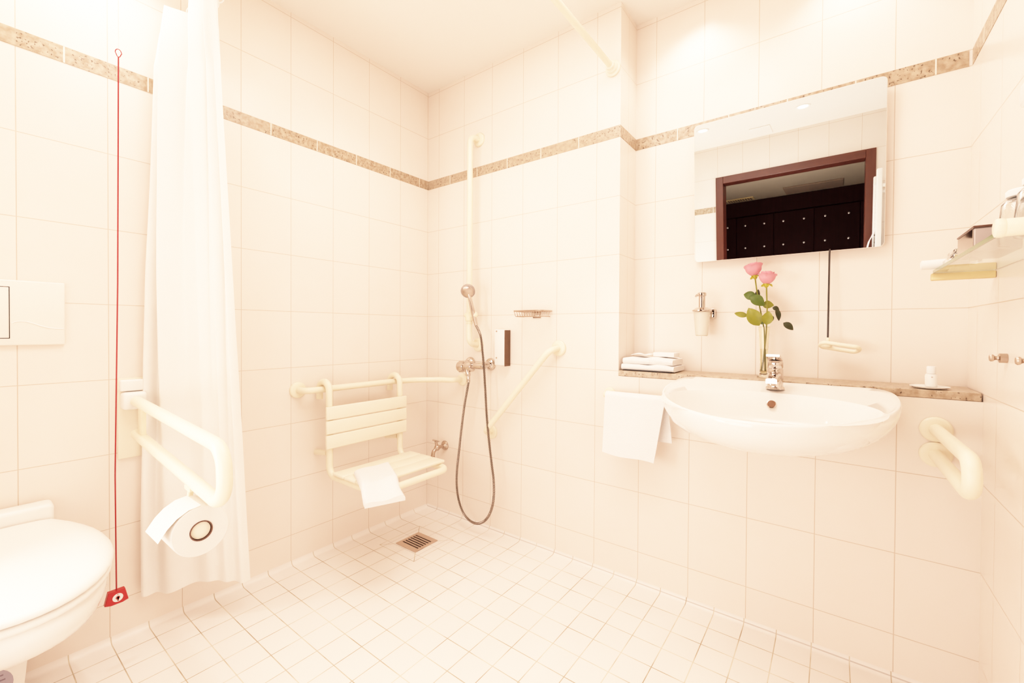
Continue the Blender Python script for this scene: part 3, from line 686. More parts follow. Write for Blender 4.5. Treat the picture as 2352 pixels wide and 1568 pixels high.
# wire soap dish
t = thing('wire_soap_dish', 'chrome wire soap dish on the shower wall above the diagonal bar', 'soap dish', (0.77, 0, 1.13))
bm = B(); z1, z0 = 1.150, 1.124
def dish(y, z, w=0.085, cx_=0.778): return [(cx_-w, -0.004, z), (cx_-w, -y, z), (cx_+w, -y, z), (cx_+w, -0.004, z)]
tube(bm, dish(0.095, z1), 0.0032, 10, fil=0.03); tube(bm, dish(0.085, z0, 0.075), 0.0024, 8, fil=0.03)
cyl(bm, (0.778-0.085, -0.004, z1), (0.778+0.085, -0.004, z1), 0.0032, 10); link('rim_wire', bm, M['satin'], t)
bm = B()
for i in range(11):
    x = 0.778-0.07+i*0.014; tube(bm, [(x, -0.005, z1), (x, -0.012, z0), (x, -0.083, z0), (x, -0.094, z1)], 0.0016, 6, fil=0.006, n=3)
link('basket_wires', bm, M['satin'], t)
bm = B(); box(bm, (0.755, -0.005, 1.118), (0.801, -0.0005, 1.158), 0.001, 1); link('wall_plate', bm, M['chrome'], t)
# shower dispenser
t = thing('shampoo_dispenser', 'white upright dispenser with chrome side toned as a dark reflection on the shower wall', 'dispenser', (0.585, 0, 0.97))
bm = B(); box(bm, (0.548, -0.046, 0.880), (0.612, -0.0005, 1.062), 0.004, 2); link('housing', bm, M['plastic'], t)
bm = B(); box(bm, (0.6122, -0.045, 0.876), (0.6165, -0.0005, 1.058), 0.001, 1); link('chrome_side', bm, M['chromerefl'], t)  # dark reflection on the chrome side is put into its colour
for z in (1.052, 0.917):
    bm = B(); cyl(bm, (0.562, -0.0462, z), (0.562, -0.0476, z), 0.0042, 14); link('screw', bm, M['satin'], t)

# ------------------------------------------------------------------ washbasin
BX = 1.771
t = thing('washbasin', 'wide white wall-mounted washbasin with curved front under the mirror', 'washbasin', (BX, -0.3, 0.7))
NB = 144
def outline(k=1.0, n=NB, cy=-0.30):
    poly = []
    for q in range(91):
        a = PI*q/90; c_, s_ = math.cos(a), math.sin(a)
        poly.append((BX+0.312*math.copysign(abs(c_)**(2/2.0), c_), -0.14-0.455*abs(s_)**(2/2.05)))
    poly += [(BX-0.310, -0.10), (BX-0.302, -0.05), (BX-0.285, -0.012), (BX-0.268, -0.0025), (BX+0.268, -0.0025), (BX+0.285, -0.012), (BX+0.304, -0.05), (BX+0.311, -0.10)]
    out = []
    for i in range(n):
        a = 2*PI*i/n+0.02; d = Vector((math.cos(a), math.sin(a))); best = None
        for (x0, y0), (x1, y1) in zip(poly, poly[1:]+poly[:1]):
            ex, ey = x1-x0, y1-y0; den = d.x*ey-d.y*ex
            if abs(den) < 1e-12: continue
            px, py = x0-BX, y0-cy
            tt = (px*ey-py*ex)/den; ss = (px*d.y-py*d.x)/den
            if tt > 0 and -1e-9 <= ss <= 1+1e-9 and (best is None or tt > best): best = tt
        out.append((BX+d.x*best, cy+d.y*best))
    return out
OUT = outline()
rimz = lambda y: 0.884+0.068*y
def outer(s, dz): return [Vector((BX+(x-BX)*s, -0.0025+(y+0.0025)*s, rimz((y+0.0025)*s)*1.0-dz)) for x, y in OUT]
def inner(s, z=None, dz=0.0):
    r = []
    for i in range(NB):
        a = 2*PI*i/NB+0.02; ca, sa = math.cos(a), math.sin(a)
        y = -0.345+(0.175 if sa > 0 else 0.222)*math.copysign(abs(sa)**0.9, sa)*s; x = BX+0.272*math.copysign(abs(ca)**0.9, ca)*s
        r.append(Vector((x, y, (rimz(y)-dz) if z is None else z)))
    return r
bm = B()
def lerpr(a, b, t, dz=0): return [p.lerp(q, t)+Vector((0, 0, dz)) for p, q in zip(a, b)]
rings = []
for q in range(19):
    f = 1-q/18; dz = 0.162*f
    rings.append(outer(max(0.12, 0.999*(1-f**2.3)**0.52), dz+0.006))
rings += [outer(0.9975, 0.0035), outer(0.993, 0.0012), outer(0.985, 0.0002)]
I0 = inner(1.0, dz=0.002)
for k, p in enumerate(I0):
    p.z -= 0.016*max(0, math.sin(2*PI*k/NB+0.02))**0.5
O0 = outer(0.978, 0.0)
rings += [lerpr(O0, I0, 0.15, -0.001), lerpr(O0, I0, 0.5, -0.0015), I0, inner(0.975, dz=0.006), inner(0.945, dz=0.022), inner(0.88, 0.79), inner(0.78, 0.768), inner(0.55, 0.755), inner(0.2, 0.750)]
loft(bm, rings, True, True); wb = link('basin', bm, M['ceramic'], t, ang=60)
bm = B(); ov = at(1772, 928, 1, -0.185); lathe(bm, [(0.0135, 0.0), (0.0135, 0.006), (0.010, 0.007)], ov+Vector((0, 0.004, -0.002)), Vector((0, -0.85, 0.5)), 26); link('overflow_ring', bm, M['chrome'], t)
bm = B(); lathe(bm, [(0.0115, 0.0), (0.0115, 0.0074), (0.002, 0.0078)], ov+Vector((0, 0.004, -0.002)), Vector((0, -0.85, 0.5)), 26); link('overflow_dark_hole', bm, M['overflow'], t)  # brown disc paints the shaded hole of the overflow
# basin tap
TX, TY = 1.780, -0.092; TZ = 0.8695
t = thing('basin_tap', 'chrome single-lever tap on the washbasin', 'tap', (TX, TY, TZ))
bm = B(); lathe(bm, [(0.027, 0.0), (0.027, 0.004), (0.0235, 0.008), (0.0225, 0.03), (0.0225, 0.064), (0.020, 0.068)], (TX, TY, TZ+0.0005), (0, 0, 1), 32); link('body', bm, M['chrome'], t)
bm = B(); loft(bm, [[Vector((TX-w_+0.0, y, z-h_)), Vector((TX+w_, y, z-h_)), Vector((TX+w_, y, z+h_*0.6)), Vector((TX+w_*0.6, y, z+h_)), Vector((TX-w_*0.6, y, z+h_)), Vector((TX-w_, y, z+h_*0.6))] for y, z, w_, h_ in ((TY, TZ+0.048, 0.019, 0.012), (TY-0.04, TZ+0.046, 0.018, 0.011), (TY-0.085, TZ+0.041, 0.0165, 0.0095), (TY-0.112, TZ+0.036, 0.015, 0.008))]); link('spout', bm, M['chrome'], t, ang=25)
bm = B(); cyl(bm, (TX, TY-0.100, TZ+0.031), (TX, TY-0.102, TZ+0.020), 0.0105, 18, 0.002); link('aerator', bm, M['satin'], t)
bm = B(); lathe(bm, [(0.021, 0), (0.0225, 0.004), (0.0225, 0.018), (0.019, 0.025)], (TX, TY, TZ+0.069), (0, 0, 1), 28)
loft(bm, [[Vector((TX-w_, y, z)), Vector((TX+w_, y, z)), Vector((TX+w_, y, z+0.007)), Vector((TX-w_, y, z+0.007))] for y, z, w_ in ((TY+0.020, TZ+0.090, 0.020), (TY-0.02, TZ+0.096, 0.021), (TY-0.055, TZ+0.104, 0.020), (TY-0.078, TZ+0.110, 0.018))]); link('lever', bm, M['chrome'], t, ang=25)

# ------------------------------------------------------------------ mirror (tilted forward 3 degrees)
t = thing('tilting_mirror', 'rectangular frameless tilting mirror above the washbasin', 'mirror', (1.765, 0.14, 1.345))
MZ0, MZ1, MX0, MX1, YB0, TH = 1.345, 1.900, 1.4645, 2.0655, 0.150, math.radians(3.0)
def mpt(x, h, off): return Vector((x, YB0-math.tan(TH)*h+off, MZ0+h))
def rrect(x0, x1, h0, h1, r, off, n=6):
    out = []
    for cx_, cz_, a0 in ((x1-r, h1-r, 0), (x0+r, h1-r, 90), (x0+r, h0+r, 180), (x1-r, h0+r, 270)):
        for k in range(n+1):
            a = math.radians(a0+90*k/n); out.append(mpt(cx_+r*math.cos(a), cz_+r*math.sin(a), off))
    return out
H = MZ1-MZ0
bm = B(); vr = loft(bm, [rrect(MX0, MX1, 0, H, 0.016, 0.006), rrect(MX0, MX1, 0, H, 0.016, 0.0012), rrect(MX0+0.0012, MX1-0.0012, 0.0012, H-0.0012, 0.0155, 0.0002)], True, False); link('glass_edge', bm, M['mback'], t)
bm = B(); bm.faces.new([bm.verts.new(p) for p in rrect(MX0+0.0012, MX1-0.0012, 0.0012, H-0.0012, 0.0155, 0.0)]); ob = link('mirror_glass', bm, M['mirror'], t)
bm = B(); box(bm, (1.60, 0.1665, 1.40), (1.93, YB2-0.0005, 1.80), 0.003, 1); link('wall_bracket', bm, M['plastic'], t)
bm = B(); tube(bm, [(1.919, 0.152, 1.352), (1.918, 0.150, 1.335), (1.9165, 0.128, 1.034)], 0.0030, 10); link('tilt_rod', bm, M['black'], t)
bm = B(); hc = Vector((1.918, 0.118, 1.012))
ring = []
for k in range(15): a = PI/2+PI*k/14; ring.append(hc+Vector((-0.006+0.016*math.cos(a), -0.016*math.sin(a), -0.009*math.sin(a)*-1)))
for k in range(15): a = -PI/2+PI*k/14; ring.append(hc+Vector((0.068+0.016*math.cos(a), -0.016*math.sin(a), -0.012+0.009*math.sin(a))))
tube(bm, ring, 0.0068, 12, closed=True); sphere(bm, hc+Vector((-0.006, 0, 0.002)), 0.0165, (1.15, 1.05, 0.85)); cyl(bm, hc+Vector((-0.001, 0.006, 0.008)), hc+Vector((-0.001, 0.008, 0.026)), 0.006, 12); link('pull_handle', bm, M['cream'], t)

# ------------------------------------------------------------------ things on the ledge
LZ = 0.889
t = thing('soap_dispenser', 'small wall soap dispenser with chrome pump left of the mirror', 'soap dispenser', (1.506, YB2, 1.1))
px_, py_ = 1.507, 0.100
bm = B(); box(bm, (1.508, 0.150, 1.112), (1.545, YB2-0.0005, 1.150), 0.003, 2); tube(bm, [(1.527, 0.152, 1.131), (1.519, 0.128, 1.136)], 0.006, 12); link('wall_bracket', bm, M['chrome'], t)
bm = B(); lathe(bm, [(0.0345, 0), (0.037, 0.002), (0.037, 0.006), (0.026, 0.013), (0.022, 0.016)], (px_, py_, 1.137), (0, 0, 1), 30); link('collar', bm, M['chrome'], t)
bm = B(); lathe(bm, [(0.020, 0), (0.0235, 0.004), (0.031, 0.094), (0.0305, 0.097)], (px_, py_, 1.039), (0, 0, 1), 30); link('cup', bm, M['frost'], t)
bm = B(); lathe(bm, [(0.0125, 0), (0.0125, 0.045), (0.0165, 0.047), (0.0165, 0.058), (0.013, 0.061)], (px_, py_, 1.1535), (0, 0, 1), 24); tube(bm, [(px_, py_, 1.205), (px_-0.012, py_-0.035, 1.202), (px_-0.013, py_-0.042, 1.196)], 0.0042, 10, fil=0.008); link('pump', bm, M['chrome'], t)
# folded towel pack
def pillow(x0, x1, y0, y1, z0, z1, k=0.45, n=14, seed=0):
    bm = B(); rnd = random.Random(seed); R = (z1-z0)/2
    prof = [(0, z0), ]
    rings = []
    cyc = [(y0+R, z0, 0)]
    pts = []
    for q in range(13):
        a = -PI/2-PI*q/12; pts.append((y0+R+R*math.cos(a)*1.0, (z0+z1)/2+R*math.sin(a)))
    for q in range(13):
        a = PI/2-PI*q/12; pts.append((y1-R+R*math.cos(a), (z0+z1)/2+R*math.sin(a)))
    for i in range(n+1):
        f = i/n; x = x0+(x1-x0)*f
        sg = 0.0022*math.sin(9*f+seed)+0.0015*math.sin(17*f+2*seed)
        e = min(f, 1-f); sh = 0.82+0.18*min(1, e/0.12)**0.5
        zm = z0+(z1-z0)*0.0
        rings.append([Vector((x, (y0+y1)/2+(y-(y0+y1)/2)*(0.97+0.03*sh), zm+(z-zm)*sh+(sg if z > (z0+z1)/2 else 0))) for y, z in pts])
    loft(bm, rings); return bm
t = thing('folded_towel', 'white folded towel on the left end of the granite ledge', 'towel', (1.31, 0.08, LZ))
link('lower_fold', pillow(1.207, 1.425, 0.004, 0.165, LZ+0.004, LZ+0.030, seed=1), M['towel'], t, ang=70)
link('upper_fold', pillow(1.212, 1.420, 0.007, 0.16, LZ+0.0295, LZ+0.058, seed=2), M['towel'], t, ang=70)
bm = B(); box(bm, (1.212, 0.004, LZ+0.0008), (1.415, 0.15, LZ+0.0038), 0.001, 1); link('under_shade', bm, M['dark'], t)  # black slab painting the shade under the towel
bm = B(); v0 = box(bm, (-0.045, -0.028, 0), (0.045, 0.028, 0.018), 0.003, 2)
bmesh.ops.rotate(bm, verts=bm.verts, cent=(0, 0, 0), matrix=Matrix.Rotation(-0.12, 3, 'Z')); bmesh.ops.translate(bm, verts=bm.verts, vec=(1.372, 0.085, LZ+0.0615))
tag(link('soap_box', bm, M['white'], org=(1.372, 0.085, LZ+0.0615)), 'flat white wrapped soap box on top of the folded towel', 'soap')
bm = B(); n = 12; g = []
for i in range(n+1):
    row = []
    for j in range(n+1):
        x, y = i/n, j/n; z = 0.004+0.010*abs(math.sin(4.1*x+1.5*y))*(0.4+0.6*math.sin(PI*x)*math.sin(PI*y))
        row.append(bm.verts.new((1.235+0.085*x, 0.045+0.07*y, LZ+0.0625+z)))
    g.append(row)
for i in range(n):
    for j in range(n): bm.faces.new((g[i][j], g[i+1][j], g[i+1][j+1], g[i][j+1]))
r_ = bmesh.ops.extrude_face_region(bm, geom=list(bm.faces)); bmesh.ops.translate(bm, verts=[v for v in r_['geom'] if isinstance(v, bmesh.types.BMVert)], vec=(0, 0, -0.0015))
tag(link('tissue_sachet', bm, M['white'], org=(1.28, 0.08, LZ+0.062), ang=70), 'crumpled white paper sachet on the folded towel, left of the soap box', 'sachet')
# vase with two roses
VX, VY = 1.727, 0.085
t = thing('bud_vase', 'slim clear glass bud vase behind the tap', 'vase', (VX, VY, LZ))
bm = B(); lathe(bm, [(0.0215, 0.0008), (0.022, 0.003), (0.014, 0.010), (0.0125, 0.03), (0.0135, 0.09), (0.0165, 0.15), (0.0195, 0.187), (0.0180, 0.1865), (0.0150, 0.15), (0.0120, 0.09), (0.0110, 0.03), (0.0100, 0.014), (0.0002, 0.012)], (VX, VY, LZ), (0, 0, 1), 28, cap1=False); link('glass_body', bm, M['vase'], t, ang=60)
bm = B(); lathe(bm, [(0.0002, 0.0135), (0.0095, 0.0145), (0.0106, 0.03), (0.0116, 0.09), (0.0125, 0.105), (0.0002, 0.1055)], (VX, VY, LZ), (0, 0, 1), 20, cap0=False, cap1=False); link('water', bm, glassy('vase_water', (0.96, 0.94, 0.78), 0.0, 1.33), t, ang=60)
def petal_patch(bm, c, up, ang, r0, r1, h, wid, flare, n=7):
    x, y = frame_of(up); g = []
    for j in range(n+1):
        f = j/n; rad = (r0+(r1-r0)*math.sin(min(1, f*1.25)*PI/2)**0.75)*(1-0.16*max(0, f-0.7)/0.3)+flare*max(0, f-0.72)**1.5
        row = []
        for i in range(n+1):
            s = (i/n-0.5)*2; w_ = wid*(math.sin(min(1, f*1.15+0.12)*PI*0.72))
            a = ang+s*w_; rr = rad*(1-0.08*abs(s)**2)
            row.append(bm.verts.new(c+(x*math.cos(a)+y*math.sin(a))*rr+up*(h*f*(1-0.16*abs(s)**2.5))))
        g.append(row)
    for j in range(n):
        for i in range(n): bm.faces.new((g[j][i], g[j][i+1], g[j+1][i+1], g[j+1][i]))
def bloom(c, up, size, seed):
    bm = B(); rnd = random.Random(seed); up = Vector(up).normalized()
    for cnt, r0, r1, h, wd, fl in ((3, 0.06, 0.22, 1.02, 1.3, 0.0), (4, 0.10, 0.36, 1.02, 1.15, 0.1), (5, 0.14, 0.49, 0.96, 1.0, 0.5), (5, 0.16, 0.58, 0.84, 0.95, 1.6)):
        o = rnd.random()*6
        for k in range(cnt): petal_patch(bm, c, up, o+2*PI*k/cnt+rnd.uniform(-.15, .15), r0*size, r1*size*rnd.uniform(.94, 1.06), h*size*rnd.uniform(.94, 1.04), wd, fl*size*rnd.uniform(.7, 1.2))
    return bm
def leaf(bm, a, b_, wpx, bend=0.15, roll=0.3, n=8):
    a, b_ = Vector(a), Vector(b_); d = b_-a; L_ = d.length; dn = d.normalized()
    view = Vector((0.1, -1, 0.15)).normalized(); sd = dn.cross(view).normalized(); nr = sd.cross(dn)
    sd = (sd*math.cos(roll)+nr*math.sin(roll)).normalized(); nr = sd.cross(dn)
    g = []
    for j in range(n+1):
        f = j/n; w_ = wpx*0.5*(math.sin(PI*f**0.8)**0.8 if 0 < f < 1 else 0.02)
        ctr = a+d*f+nr*bend*L_*math.sin(PI*f)*0.6
        g.append([bm.verts.new(ctr+sd*w_*s+nr*abs(s)*w_*0.28) for s in (-1, -0.55, 0, 0.55, 1)])
    for j in range(n):
        for i in range(4): bm.faces.new((g[j][i], g[j][i+1], g[j+1][i+1], g[j+1][i]))
PX = 0.00152
P3 = lambda u, v, y=VY: at(u, v, 1, y)
def rose(label, head, up, size, seed, stem_pts, leaves):
    t = thing('rose', label, 'flower', (VX, VY, LZ+0.02), 'pink roses in the bud vase')
    link('bloom', bloom(head, up, size, seed), M['petal'], t, ang=75)
    upv = Vector(up).normalized(); bm = B(); x, y = frame_of(upv)
    lathe(bm, [(0.003, -0.014), (0.0075, -0.008), (0.010, 0.0), (0.008, 0.004)], head, upv, 16)
    for k in range(5):
        a = 2*PI*k/5+seed; dd = (x*math.cos(a)+y*math.sin(a)); leaf(bm, head+dd*0.008, head+dd*0.020-upv*0.010, 0.009, 0.2, 0.5, 5)
    link('sepals', bm, M['sepal'], t, ang=60)
    bm = B(); tube(bm, spline([Vector(p) for p in stem_pts], 8), 0.0023, 8); link('stem', bm, M['stem'], t)
    for (a, b_, wd, mt, dy, rl) in leaves:
        bm = B(); leaf(bm, P3(*a, VY+dy), P3(*b_, VY+dy+0.006), wd*PX, 0.18, rl); link('leaf', bm, M[mt], t, ang=60)
h1, h2 = P3(1733.5, 633, VY+0.012), P3(1760.5, 652, VY-0.012)
rose('taller pink rose in the bud vase, the left bloom', h1, (-0.16, 0.0, 1), 0.049, 3, [h1, P3(1738, 665, VY+0.010), P3(1744, 700, VY+0.006), P3(1751, 735, VY+0.003), P3(1756, 770, VY), (VX+0.004, VY, LZ+0.022)],
     [((1737, 681), (1708, 676), 22, 'leafM', -0.004, 0.2), ((1724, 681), (1756, 702), 27, 'leafM', -0.014, 0.1), ((1741, 687), (1742, 664), 13, 'leafD', 0.02, 0.4), ((1744, 748), (1719, 707), 33, 'leafL', -0.018, 0.0), ((1718, 725), (1686.5, 719), 14, 'leafL', -0.01, 0.2), ((1717, 726), (1733, 747), 11, 'leafD', 0.0, 0.3)])
rose('lower pink rose in the bud vase, the right bloom', h2, (0.08, -0.05, 1), 0.047, 8, [h2, P3(1761, 680, VY-0.009), P3(1762, 705, VY-0.004), P3(1761, 735, VY-0.001), P3(1759, 775, VY), (VX-0.005, VY+0.003, LZ+0.022)],
     [((1751, 701), (1778, 701), 21, 'leafL', 0.012, 0.2), ((1774, 706), (1790, 712), 12, 'leafD', 0.008, 0.2), ((1783, 708), (1789, 737), 12, 'leafD', 0.004, 0.3), ((1760, 746), (1766, 714), 24, 'leafL', -0.022, 0.0), ((1749, 745), (1758, 722), 18, 'leafM', -0.016, 0.1), ((1768, 724), (1775, 737), 11, 'leafD', 0.012, 0.2), ((1799, 741), (1822, 758), 16, 'leafD', -0.012, 0.2)])
# small bottle on a dish
dp = Vector((2.166, 0.052, LZ))
bm = B(); lathe(bm, [(0.026, 0.0006), (0.040, 0.003), (0.0455, 0.007), (0.0445, 0.0078), (0.036, 0.0045), (0.001, 0.004)], dp, (0, 0, 1), 32)
tag(link('white_dish', bm, M['ceramic'], org=tuple(dp), ang=60), 'flat white dish on the right end of the granite ledge', 'dish')
t = thing('lotion_bottle', 'tiny white bottle standing on the white dish', 'bottle', tuple(dp+Vector((0, 0.002, 0.0045))))
bp_ = dp+Vector((0.004, 0.004, 0.0052))
bm = B(); lathe(bm, [(0.012, 0), (0.014, 0.002), (0.0145, 0.034), (0.012, 0.039)], bp_, (0, 0, 1), 24); link('bottle_body', bm, M['plastic'], t, ang=50)
bm = B(); cyl(bm, bp_+Vector((0, 0, 0.0393)), bp_+Vector((0, 0, 0.062)), 0.0105, 20, 0.002); link('cap', bm, M['white'], t)
bm = B(); cyl(bm, bp_+Vector((0, -0.0141, 0.030)), bp_+Vector((0, -0.0149, 0.030)), 0.002, 10); link('printed_dot', bm, M['greybox'], t)
# towel rail and hand towel
t = thing('towel_rail', 'cream towel rail left of the washbasin', 'towel rail', (1.3, 0, 0.79))
TRZ, TRY = 0.790, -0.082
bm = B(); tube(bm, [(1.160, -0.003, TRZ), (1.168, TRY, TRZ), (1.452, TRY, TRZ), (1.458, -0.003, TRZ)], 0.0115, 14, fil=0.03); link('rail', bm, M['cream'], t)
for x in (1.160, 1.458):
    bm = B(); flange(bm, (x, -0.0005, TRZ), (0, -1, 0), 0.024, 0.008); link('wall_flange', bm, M['cream'], t)
def hang_towel(x0, x1, z, y, front, back, thick, seed):
    bm = B(); r = 0.0135; NXX = 26; path = []
    for q in range(16): f = q/15; path.append(('f', f))
    rows_o, rows_i = [], []
    prof = []
    for q in range(17): prof.append((y-r-0.004*(1-q/16), z-front*(1-q/16)))
    for q in range(1, 12): a = PI-PI*q/12; prof.append((y+r*math.cos(a), z+r*math.sin(a)))
    for q in range(13): prof.append((y+r+0.010*q/12, z-back*q/12))
    for side in (0, 1):
        g = []
        for i in range(NXX+1):
            f = i/NXX; col = []
            for k, (py, pz) in enumerate(prof):
                isf = k < 17; dn = (1-k/16) if isf else (max(0, (k-28)/12) if k > 28 else 0)
                xx = x0+(x1-x0)*f
                if isf: xx += dn*(-0.010-0.030*f); pz2 = pz-dn*(0.010*f+0.004*math.sin(6*f))
                else: xx += dn*(0.014*f); pz2 = pz
                wob = 0.004*dn*math.sin(7*f+seed)
                n_ = (Vector((0, -1, 0)) if isf else (Vector((0, 1, 0)) if k > 28 else Vector((0, math.cos(PI-PI*(k-16)/12), math.sin(PI-PI*(k-16)/12)))))
                col.append(bm.verts.new(Vector((xx, py+wob, pz2))+n_*(thick*side)))
            g.append(col)
        rows_o.append(g)
    a, b_ = rows_o; K = len(prof)
    for g in (a, b_):
        for i in range(NXX):
            for k in range(K-1): bm.faces.new((g[i][k], g[i+1][k], g[i+1][k+1], g[i][k+1]))
    for i in range(NXX):
        for k in (0, K-1): bm.faces.new((a[i][k], a[i+1][k], b_[i+1][k], b_[i][k]))
    for k in range(K-1):
        for i in (0, NXX): bm.faces.new((a[i][k], a[i][k+1], b_[i][k+1], b_[i][k]))
    return bm
tag(link('hand_towel', hang_towel(1.182, 1.425, TRZ, TRY, 0.232, 0.165, 0.006, 1), M['towel'], org=(1.3, TRY, TRZ), ang=70), 'white hand towel hanging over the rail left of the washbasin', 'towel')
# U rail right of the basin
t = thing('hinged_support_rail', 'cream U-shaped support rail right of the washbasin', 'grab bar', (2.172, 0, 0.74))
UX = 2.174
bm = B(); tube(bm, [(UX, -0.004, 0.776), (UX+0.005, -0.378, 0.776), (UX+0.005, -0.385, 0.698), (UX, -0.004, 0.703)], 0.0168, 20, fil=0.037, n=12); link('rail', bm, M['cream'], t)
for z in (0.776, 0.703):
    bm = B(); flange(bm, (UX, -0.0005, z), (0, -1, 0), 0.0362, 0.010); link('wall_flange', bm, M['cream'], t)

# ------------------------------------------------------------------ right wall: hooks, glass shelf, dryer, radiator
def robe_hook(y, z, label):
    t = thing('robe_hook', label, 'hook', (XR, y, z), 'steel robe hooks')
    bm = B(); lathe(bm, [(0.0115, 0), (0.0115, 0.0125), (0.0095, 0.0135)], (XR-0.0003, y, z), (-1, 0, 0), 22); link('hook_base', bm, M['satin'], t)
    bm = B(); lathe(bm, [(0.0055, 0.0138), (0.0045, 0.017), (0.0055, 0.020), (0.0085, 0.0225), (0.009, 0.026), (0.007, 0.029), (0.001, 0.030)], (XR-0.0005, y, z), (-1, 0, 0), 22); link('hook_knob', bm, M['satin'], t)
    return t
hk = robe_hook(-0.196, 0.997, 'steel robe hook on the right wall, nearer the washbasin corner')
copy_tree(hk, (XR, -0.385, 1.000), label='steel robe hook at the right edge of the picture')
GZ, GX0 = 1.2255, 2.150
t = thing('glass_shelf', 'green-edged glass shelf on cream brackets on the right wall', 'shelf', (2.21, -0.45, GZ))
bm = B(); box(bm, (GX0+0.0012, -0.69, GZ-0.004), (XR-0.001, -0.094, GZ+0.004), 0.0004, 1); gl = link('shelf_pane', bm, M['gshelf'], t)
bm = B(); box(bm, (GX0, -0.69, GZ-0.004), (GX0+0.0011, -0.094, GZ+0.004)); link('pane_edge', bm, M['gedge'], gl)
bm = B(); box(bm, (GX0-0.004, -0.104, GZ-0.024), (XR-0.0005, -0.084, GZ-0.0045), 0.003, 2); link('bracket', bm, M['brass'], t)
bm = B(); cyl(bm, (GX0-0.006, -0.690, GZ+0.006), (XR-0.0005, -0.690, GZ+0.006), 0.0145, 24, 0.003); cyl(bm, (GX0-0.0072, -0.690, GZ+0.006), (GX0+0.006, -0.690, GZ+0.006), 0.0158, 24, 0.004); link('bracket', bm, M['cream'], t)
SZ0 = GZ+0.0045
bm = B(); lathe(bm, [(0.006, -0.036), (0.0125, -0.033), (0.0135, 0.018), (0.008, 0.022), (0.008, 0.036)], (2.158, -0.112, SZ0+0.0142), (1, -0.12, 0), 22)
tag(link('lotion_tube', bm, M['white'], org=(2.158, -0.112, SZ0)), 'white tube lying at the far end of the glass shelf', 'tube')
t = thing('clear_soap_case', 'small clear case on the glass shelf beside the grey box', 'soap case', (2.185, -0.2, SZ0))
bm = B(); box(bm, (2.158, -0.300, SZ0+0.0003), (2.205, -0.165, SZ0+0.016), 0.003, 2); link('case_body', bm, M['glass'], t)
bm = B(); box(bm, (2.162, -0.296, SZ0+0.0165), (2.201, -0.200, SZ0+0.030), 0.003, 2); link('case_lid', bm, M['glass'], t)
t = thing('tissue_box', 'grey box with a dark rim on the glass shelf', 'box', (2.19, -0.40, SZ0))
bm = B(); box(bm, (2.159, -0.475, SZ0+0.0003), (2.225, -0.335, SZ0+0.042), 0.002, 1); link('box_body', bm, M['greybox'], t)
bm = B(); box(bm, (2.157, -0.477, SZ0+0.0422), (2.227, -0.333, SZ0+0.0465), 0.001, 1); link('rim', bm, M['brownrim'], t)
bm = B(); box(bm, (2.1575, -0.470, SZ0+0.003), (2.1588, -0.340, SZ0+0.040)); link('side_panel', bm, M['chrome'], t)
def tumbler(y, label):
    t = thing('tooth_glass', label, 'glass', (2.212, y, SZ0), 'covered tooth glasses')
    bm = B(); lathe(bm, [(0.0335, 0.0005), (0.0345, 0.003), (0.0335, 0.03), (0.030, 0.068), (0.022, 0.079), (0.001, 0.081), (0.001, 0.078), (0.020, 0.076), (0.028, 0.066), (0.0315, 0.03), (0.0325, 0.001)], (2.212, y, SZ0), (0, 0, 1), 32, cap0=False, cap1=False); link('glass_body', bm, M['glass'], t, ang=60)
    bm = B(); lathe(bm, [(0.024, 0), (0.025, 0.002), (0.025, 0.010), (0.022, 0.013), (0.001, 0.0135)], (2.212, y, SZ0+0.0815), (0, 0, 1), 26); link('paper_cap', bm, M['white'], t)
    return t
tg = tumbler(-0.540, 'covered tooth glass on the shelf, next to the grey box')
copy_tree(tg, (2.212, -0.630, SZ0), label='covered tooth glass on the shelf, at the right picture edge')
t = thing('hair_dryer', 'white wall hair dryer holder at the upper right edge', 'hair dryer', (2.25, -0.56, 1.5))
bm = B(); box(bm, (2.195, -0.69, 1.462), (XR-0.0005, -0.566, 1.505), 0.008, 3); link('holder', bm, M['plastic'], t)
bm = B(); cyl(bm, (2.232, -0.61, 1.4615), (2.232, -0.61, 1.448), 0.026, 24, 0.004); link('nozzle', bm, M['slat'], t)
t = thing('towel_radiator', 'white ladder towel radiator on the right wall, seen in the mirror', 'radiator', (2.2, -2.0, 1.2))
for y in (-2.175, -1.875):
    bm = B(); box(bm, (2.158, y-0.018, 0.55), (2.190, y+0.018, 1.965), 0.008, 2); link('upright', bm, M['plastic'], t)
for k in range(26):
    bm = B(); cyl(bm, (2.176, -2.1565, 0.60+k*0.052), (2.176, -1.8935, 0.60+k*0.052), 0.0115, 12); link('tube', bm, M['plastic'], t)
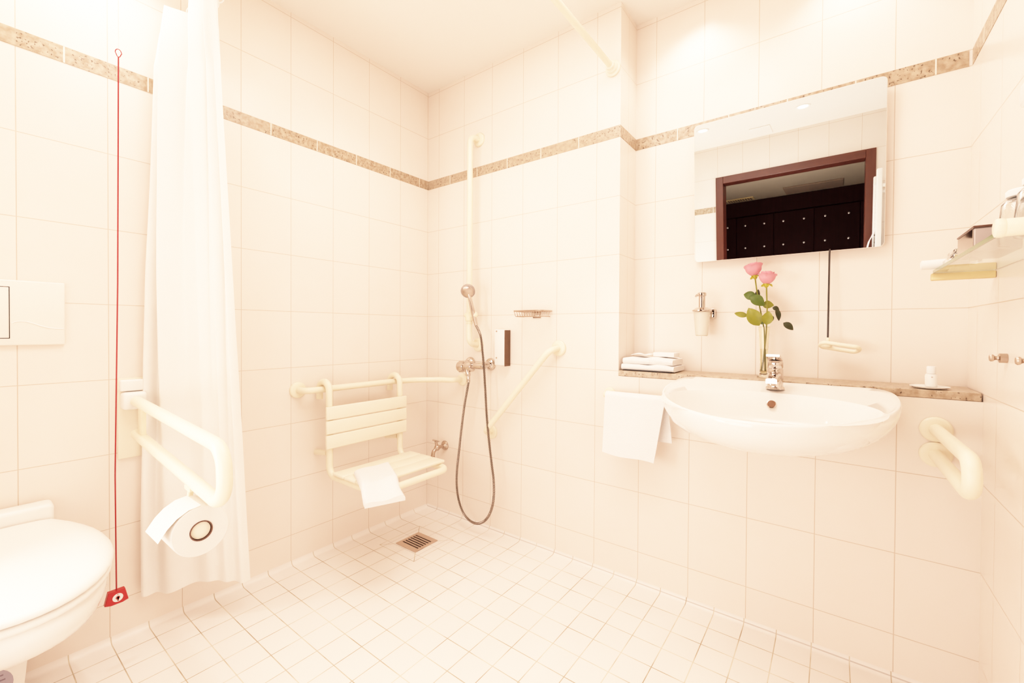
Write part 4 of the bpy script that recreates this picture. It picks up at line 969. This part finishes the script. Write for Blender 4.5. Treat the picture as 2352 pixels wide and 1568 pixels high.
for z in (0.75, 1.85):
    bm = B(); cyl(bm, (2.190, -2.175, z), (XR-0.0005, -2.175, z), 0.012, 14); cyl(bm, (2.190, -1.875, z), (XR-0.0005, -1.875, z), 0.012, 14); link('wall_mount', bm, M['plastic'], t)
bm = B(); bw = [(2.196, 1.10), (2.194, 1.50), (2.190, 1.5625), (2.176, 1.5735), (2.160, 1.563), (2.150, 1.53), (2.132, 1.49), (2.118, 1.42), (2.112, 1.30), (2.116, 1.08)]
vv = [[bm.verts.new((x+0.002*math.sin(9*yf), -2.14+0.23*yf, z)) for x, z in bw] for yf in [k/12 for k in range(13)]]
for i in range(12):
    for j in range(len(bw)-1): bm.faces.new((vv[i][j], vv[i][j+1], vv[i+1][j+1], vv[i+1][j]))
bmesh.ops.solidify(bm, geom=list(bm.faces), thickness=0.003)
tag(link('bath_towel', bm, M['towel'], org=(2.14, -2.0, 1.2), ang=60), 'white bath towel hanging on the ladder radiator, seen in the mirror', 'towel')

# ------------------------------------------------------------------ colour and light transport
vs = SC.view_settings
vs.view_transform = 'Standard'; vs.look = 'None'; vs.exposure = EXPO
vs.use_curve_mapping = True; cm = vs.curve_mapping
WL = 4.0; cm.white_level = (WL, WL, WL); cm.use_clip = True
cv = cm.curves[3]
KS = 1.9
def shoulder(x): return (1-math.exp(-KS*x))**1.28*1.015
xs_ = [0, 0.006, 0.015, 0.03, 0.055, 0.09, 0.14, 0.2, 0.28, 0.38, 0.52, 0.7, 1.0]
cv.points[0].location = (0, 0); cv.points[1].location = (1, min(1, shoulder(WL)))
for x in xs_[1:-1]: cv.points.new(x, min(1, shoulder(x*WL)))
for p_ in cv.points: p_.handle_type = 'AUTO_CLAMPED'
cm.update()
cy_ = SC.cycles
cy_.max_bounces = 10; cy_.diffuse_bounces = 4; cy_.glossy_bounces = 4; cy_.transmission_bounces = 8; cy_.transparent_max_bounces = 8
cy_.use_denoising = True; cy_.sample_clamp_indirect = 5.0
cy_.use_adaptive_sampling = True; cy_.adaptive_threshold = 0.06; cy_.adaptive_min_samples = 12
